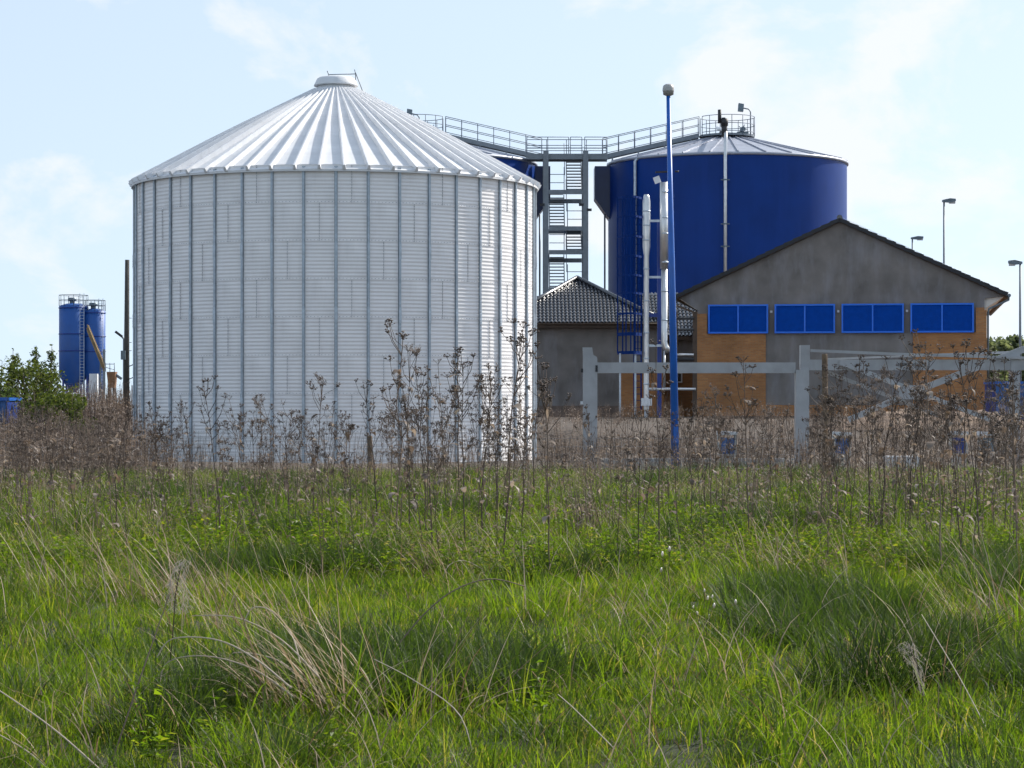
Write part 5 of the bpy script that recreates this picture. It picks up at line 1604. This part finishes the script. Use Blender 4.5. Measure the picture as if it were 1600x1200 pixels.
def papery(px_py, d, label, name, outline, stem):
    """crumpled dry papery tissue hanging on a stalk"""
    base = P(stem[0][0], stem[0][1], d)
    t = empty(name, base); tag(t, label, 'dry plant')
    q = MB(); q.t = .3
    q.tube([P(a, b, d) - base for (a, b) in stem], .003, 6); q.build('stem', M['dead_stem'], t)
    q = MB(); rg = random.Random(5)
    nA = len(outline)
    def op(f, u):
        i = min(nA - 2, int(f)); k = f - i
        xa = outline[i][0] * (1 - k) + outline[i+1][0] * k; xb = outline[i][1] * (1 - k) + outline[i+1][1] * k; py = outline[i][2] * (1 - k) + outline[i+1][2] * k
        p = P(xa + (xb - xa) * u, py, d) - base; p.y += .045 * math.sin(u * 6 + f * .8) + rg.gauss(0, .012); return p
    for _ in range(210):                       # fine hairs running along the plume
        f = rg.uniform(0, nA - 1.4); u = rg.random(); q.t = rg.random()
        p0 = op(f, u); p1 = op(min(nA - 1.01, f + rg.uniform(.5, 1.6)), u + rg.gauss(0, .3)); m_ = p0.lerp(p1, .5) + Vector((rg.gauss(0, .006), rg.gauss(0, .006), rg.gauss(0, .004)))
        w = Vector((rg.uniform(.0006, .0014), 0, 0)); q.add([p0 - w, p0 + w, m_ + w, m_ - w], [(0, 1, 2, 3)]); q.add([m_ - w, m_ + w, p1 + w * .4, p1 - w * .4], [(0, 1, 2, 3)])
    for _ in range(70):                       # flecks of down between them
        p0 = op(rg.uniform(0, nA - 1.01), rg.random()); q.t = rg.random(); e1 = Vector((rg.gauss(0, 1), rg.gauss(0, .5), rg.gauss(0, 1))).normalized() * rg.uniform(.002, .007); e2 = Vector((rg.gauss(0, 1), rg.gauss(0, .5), rg.gauss(0, 1))).normalized() * rg.uniform(.001, .004)
        q.add([p0 - e1, p0 + e2, p0 + e1, p0 - e2], [(0, 1, 2, 3)])
    q.build('down', M['papery'], t)['kind'] = 'stuff'
papery(None, 12.6, 'pale papery withered plume standing above the straw tussock', 'withered_plume',
       [(284, 298, 874), (272, 299, 880), (268, 290, 890), (264, 286, 902), (262, 288, 914), (258, 296, 926), (254, 303, 938), (258, 300, 950), (262, 292, 960)], [(262, 1075), (270, 990), (274, 930), (283, 880)])
papery(None, 12.4, 'pale papery withered leaf hanging before the dark tussock on the right', 'withered_leaf',
       [(1417, 1424, 1003), (1403, 1432, 1010), (1404, 1436, 1017), (1410, 1434, 1026), (1418, 1436, 1036), (1426, 1439, 1046), (1432, 1441, 1058), (1437, 1442, 1072), (1440, 1443, 1086)], [(1445, 1150), (1441, 1085), (1434, 1040), (1418, 1006)])
# small plant with white shining buds
fl_d = gd(985)
b = P(1100, 985, fl_d)
t = empty('white_flower', b); tag(t, 'small weed with shiny white buds in the middle of the grass', 'flower')
rg = random.Random(8); S = MB(); S.t = .4; W = MB(); rb = MB()
for (px, py) in ((1100, 922), (1105, 934), (1113, 932), (1115, 946), (1083, 948), (1108, 964), (1090, 958), (1148, 940), (1094, 975)):
    e = P(px, py, fl_d) - b + Vector((0, rg.uniform(-.08, .08), 0)); S.tube([(rg.gauss(0, .02), 0, -.2), e * .6 + Vector((0, .02, 0)), e], .002, 4, cap=False)
    W.t = rg.random(); s = rg.uniform(.010, .017)
    W.tube([e - Vector((0, 0, s)), e + Vector((0, 0, s * .2)), e + Vector((rg.gauss(0, .004), 0, s * 1.3))], [s * .35, s * .7, s * .25], 6)
S.build('stem', M['dead_stem'], t); W.build('bud', M['bud_white'], t)
fl_d = gd(935); b = P(1040, 935, fl_d)
t = empty('white_flower', b); tag(t, 'small weed with two white buds behind the larger white budded one', 'flower')
S = MB(); W = MB(); S.t = .4
for (px, py) in ((1035, 866), (1033, 891), (1046, 858)):
    e = P(px, py, fl_d) - b; S.tube([(0, 0, -.2), e * .5 + Vector((.01, 0, 0)), e], .0025, 4, cap=False); W.t = rg.random(); s = .018
    W.tube([e - Vector((0, 0, s)), e + Vector((0, 0, s * .2)), e + Vector((0, 0, s * 1.3))], [s * .35, s * .7, s * .25], 6)
S.build('stem', M['dead_stem'], t); W.build('bud', M['bud_white'], t)
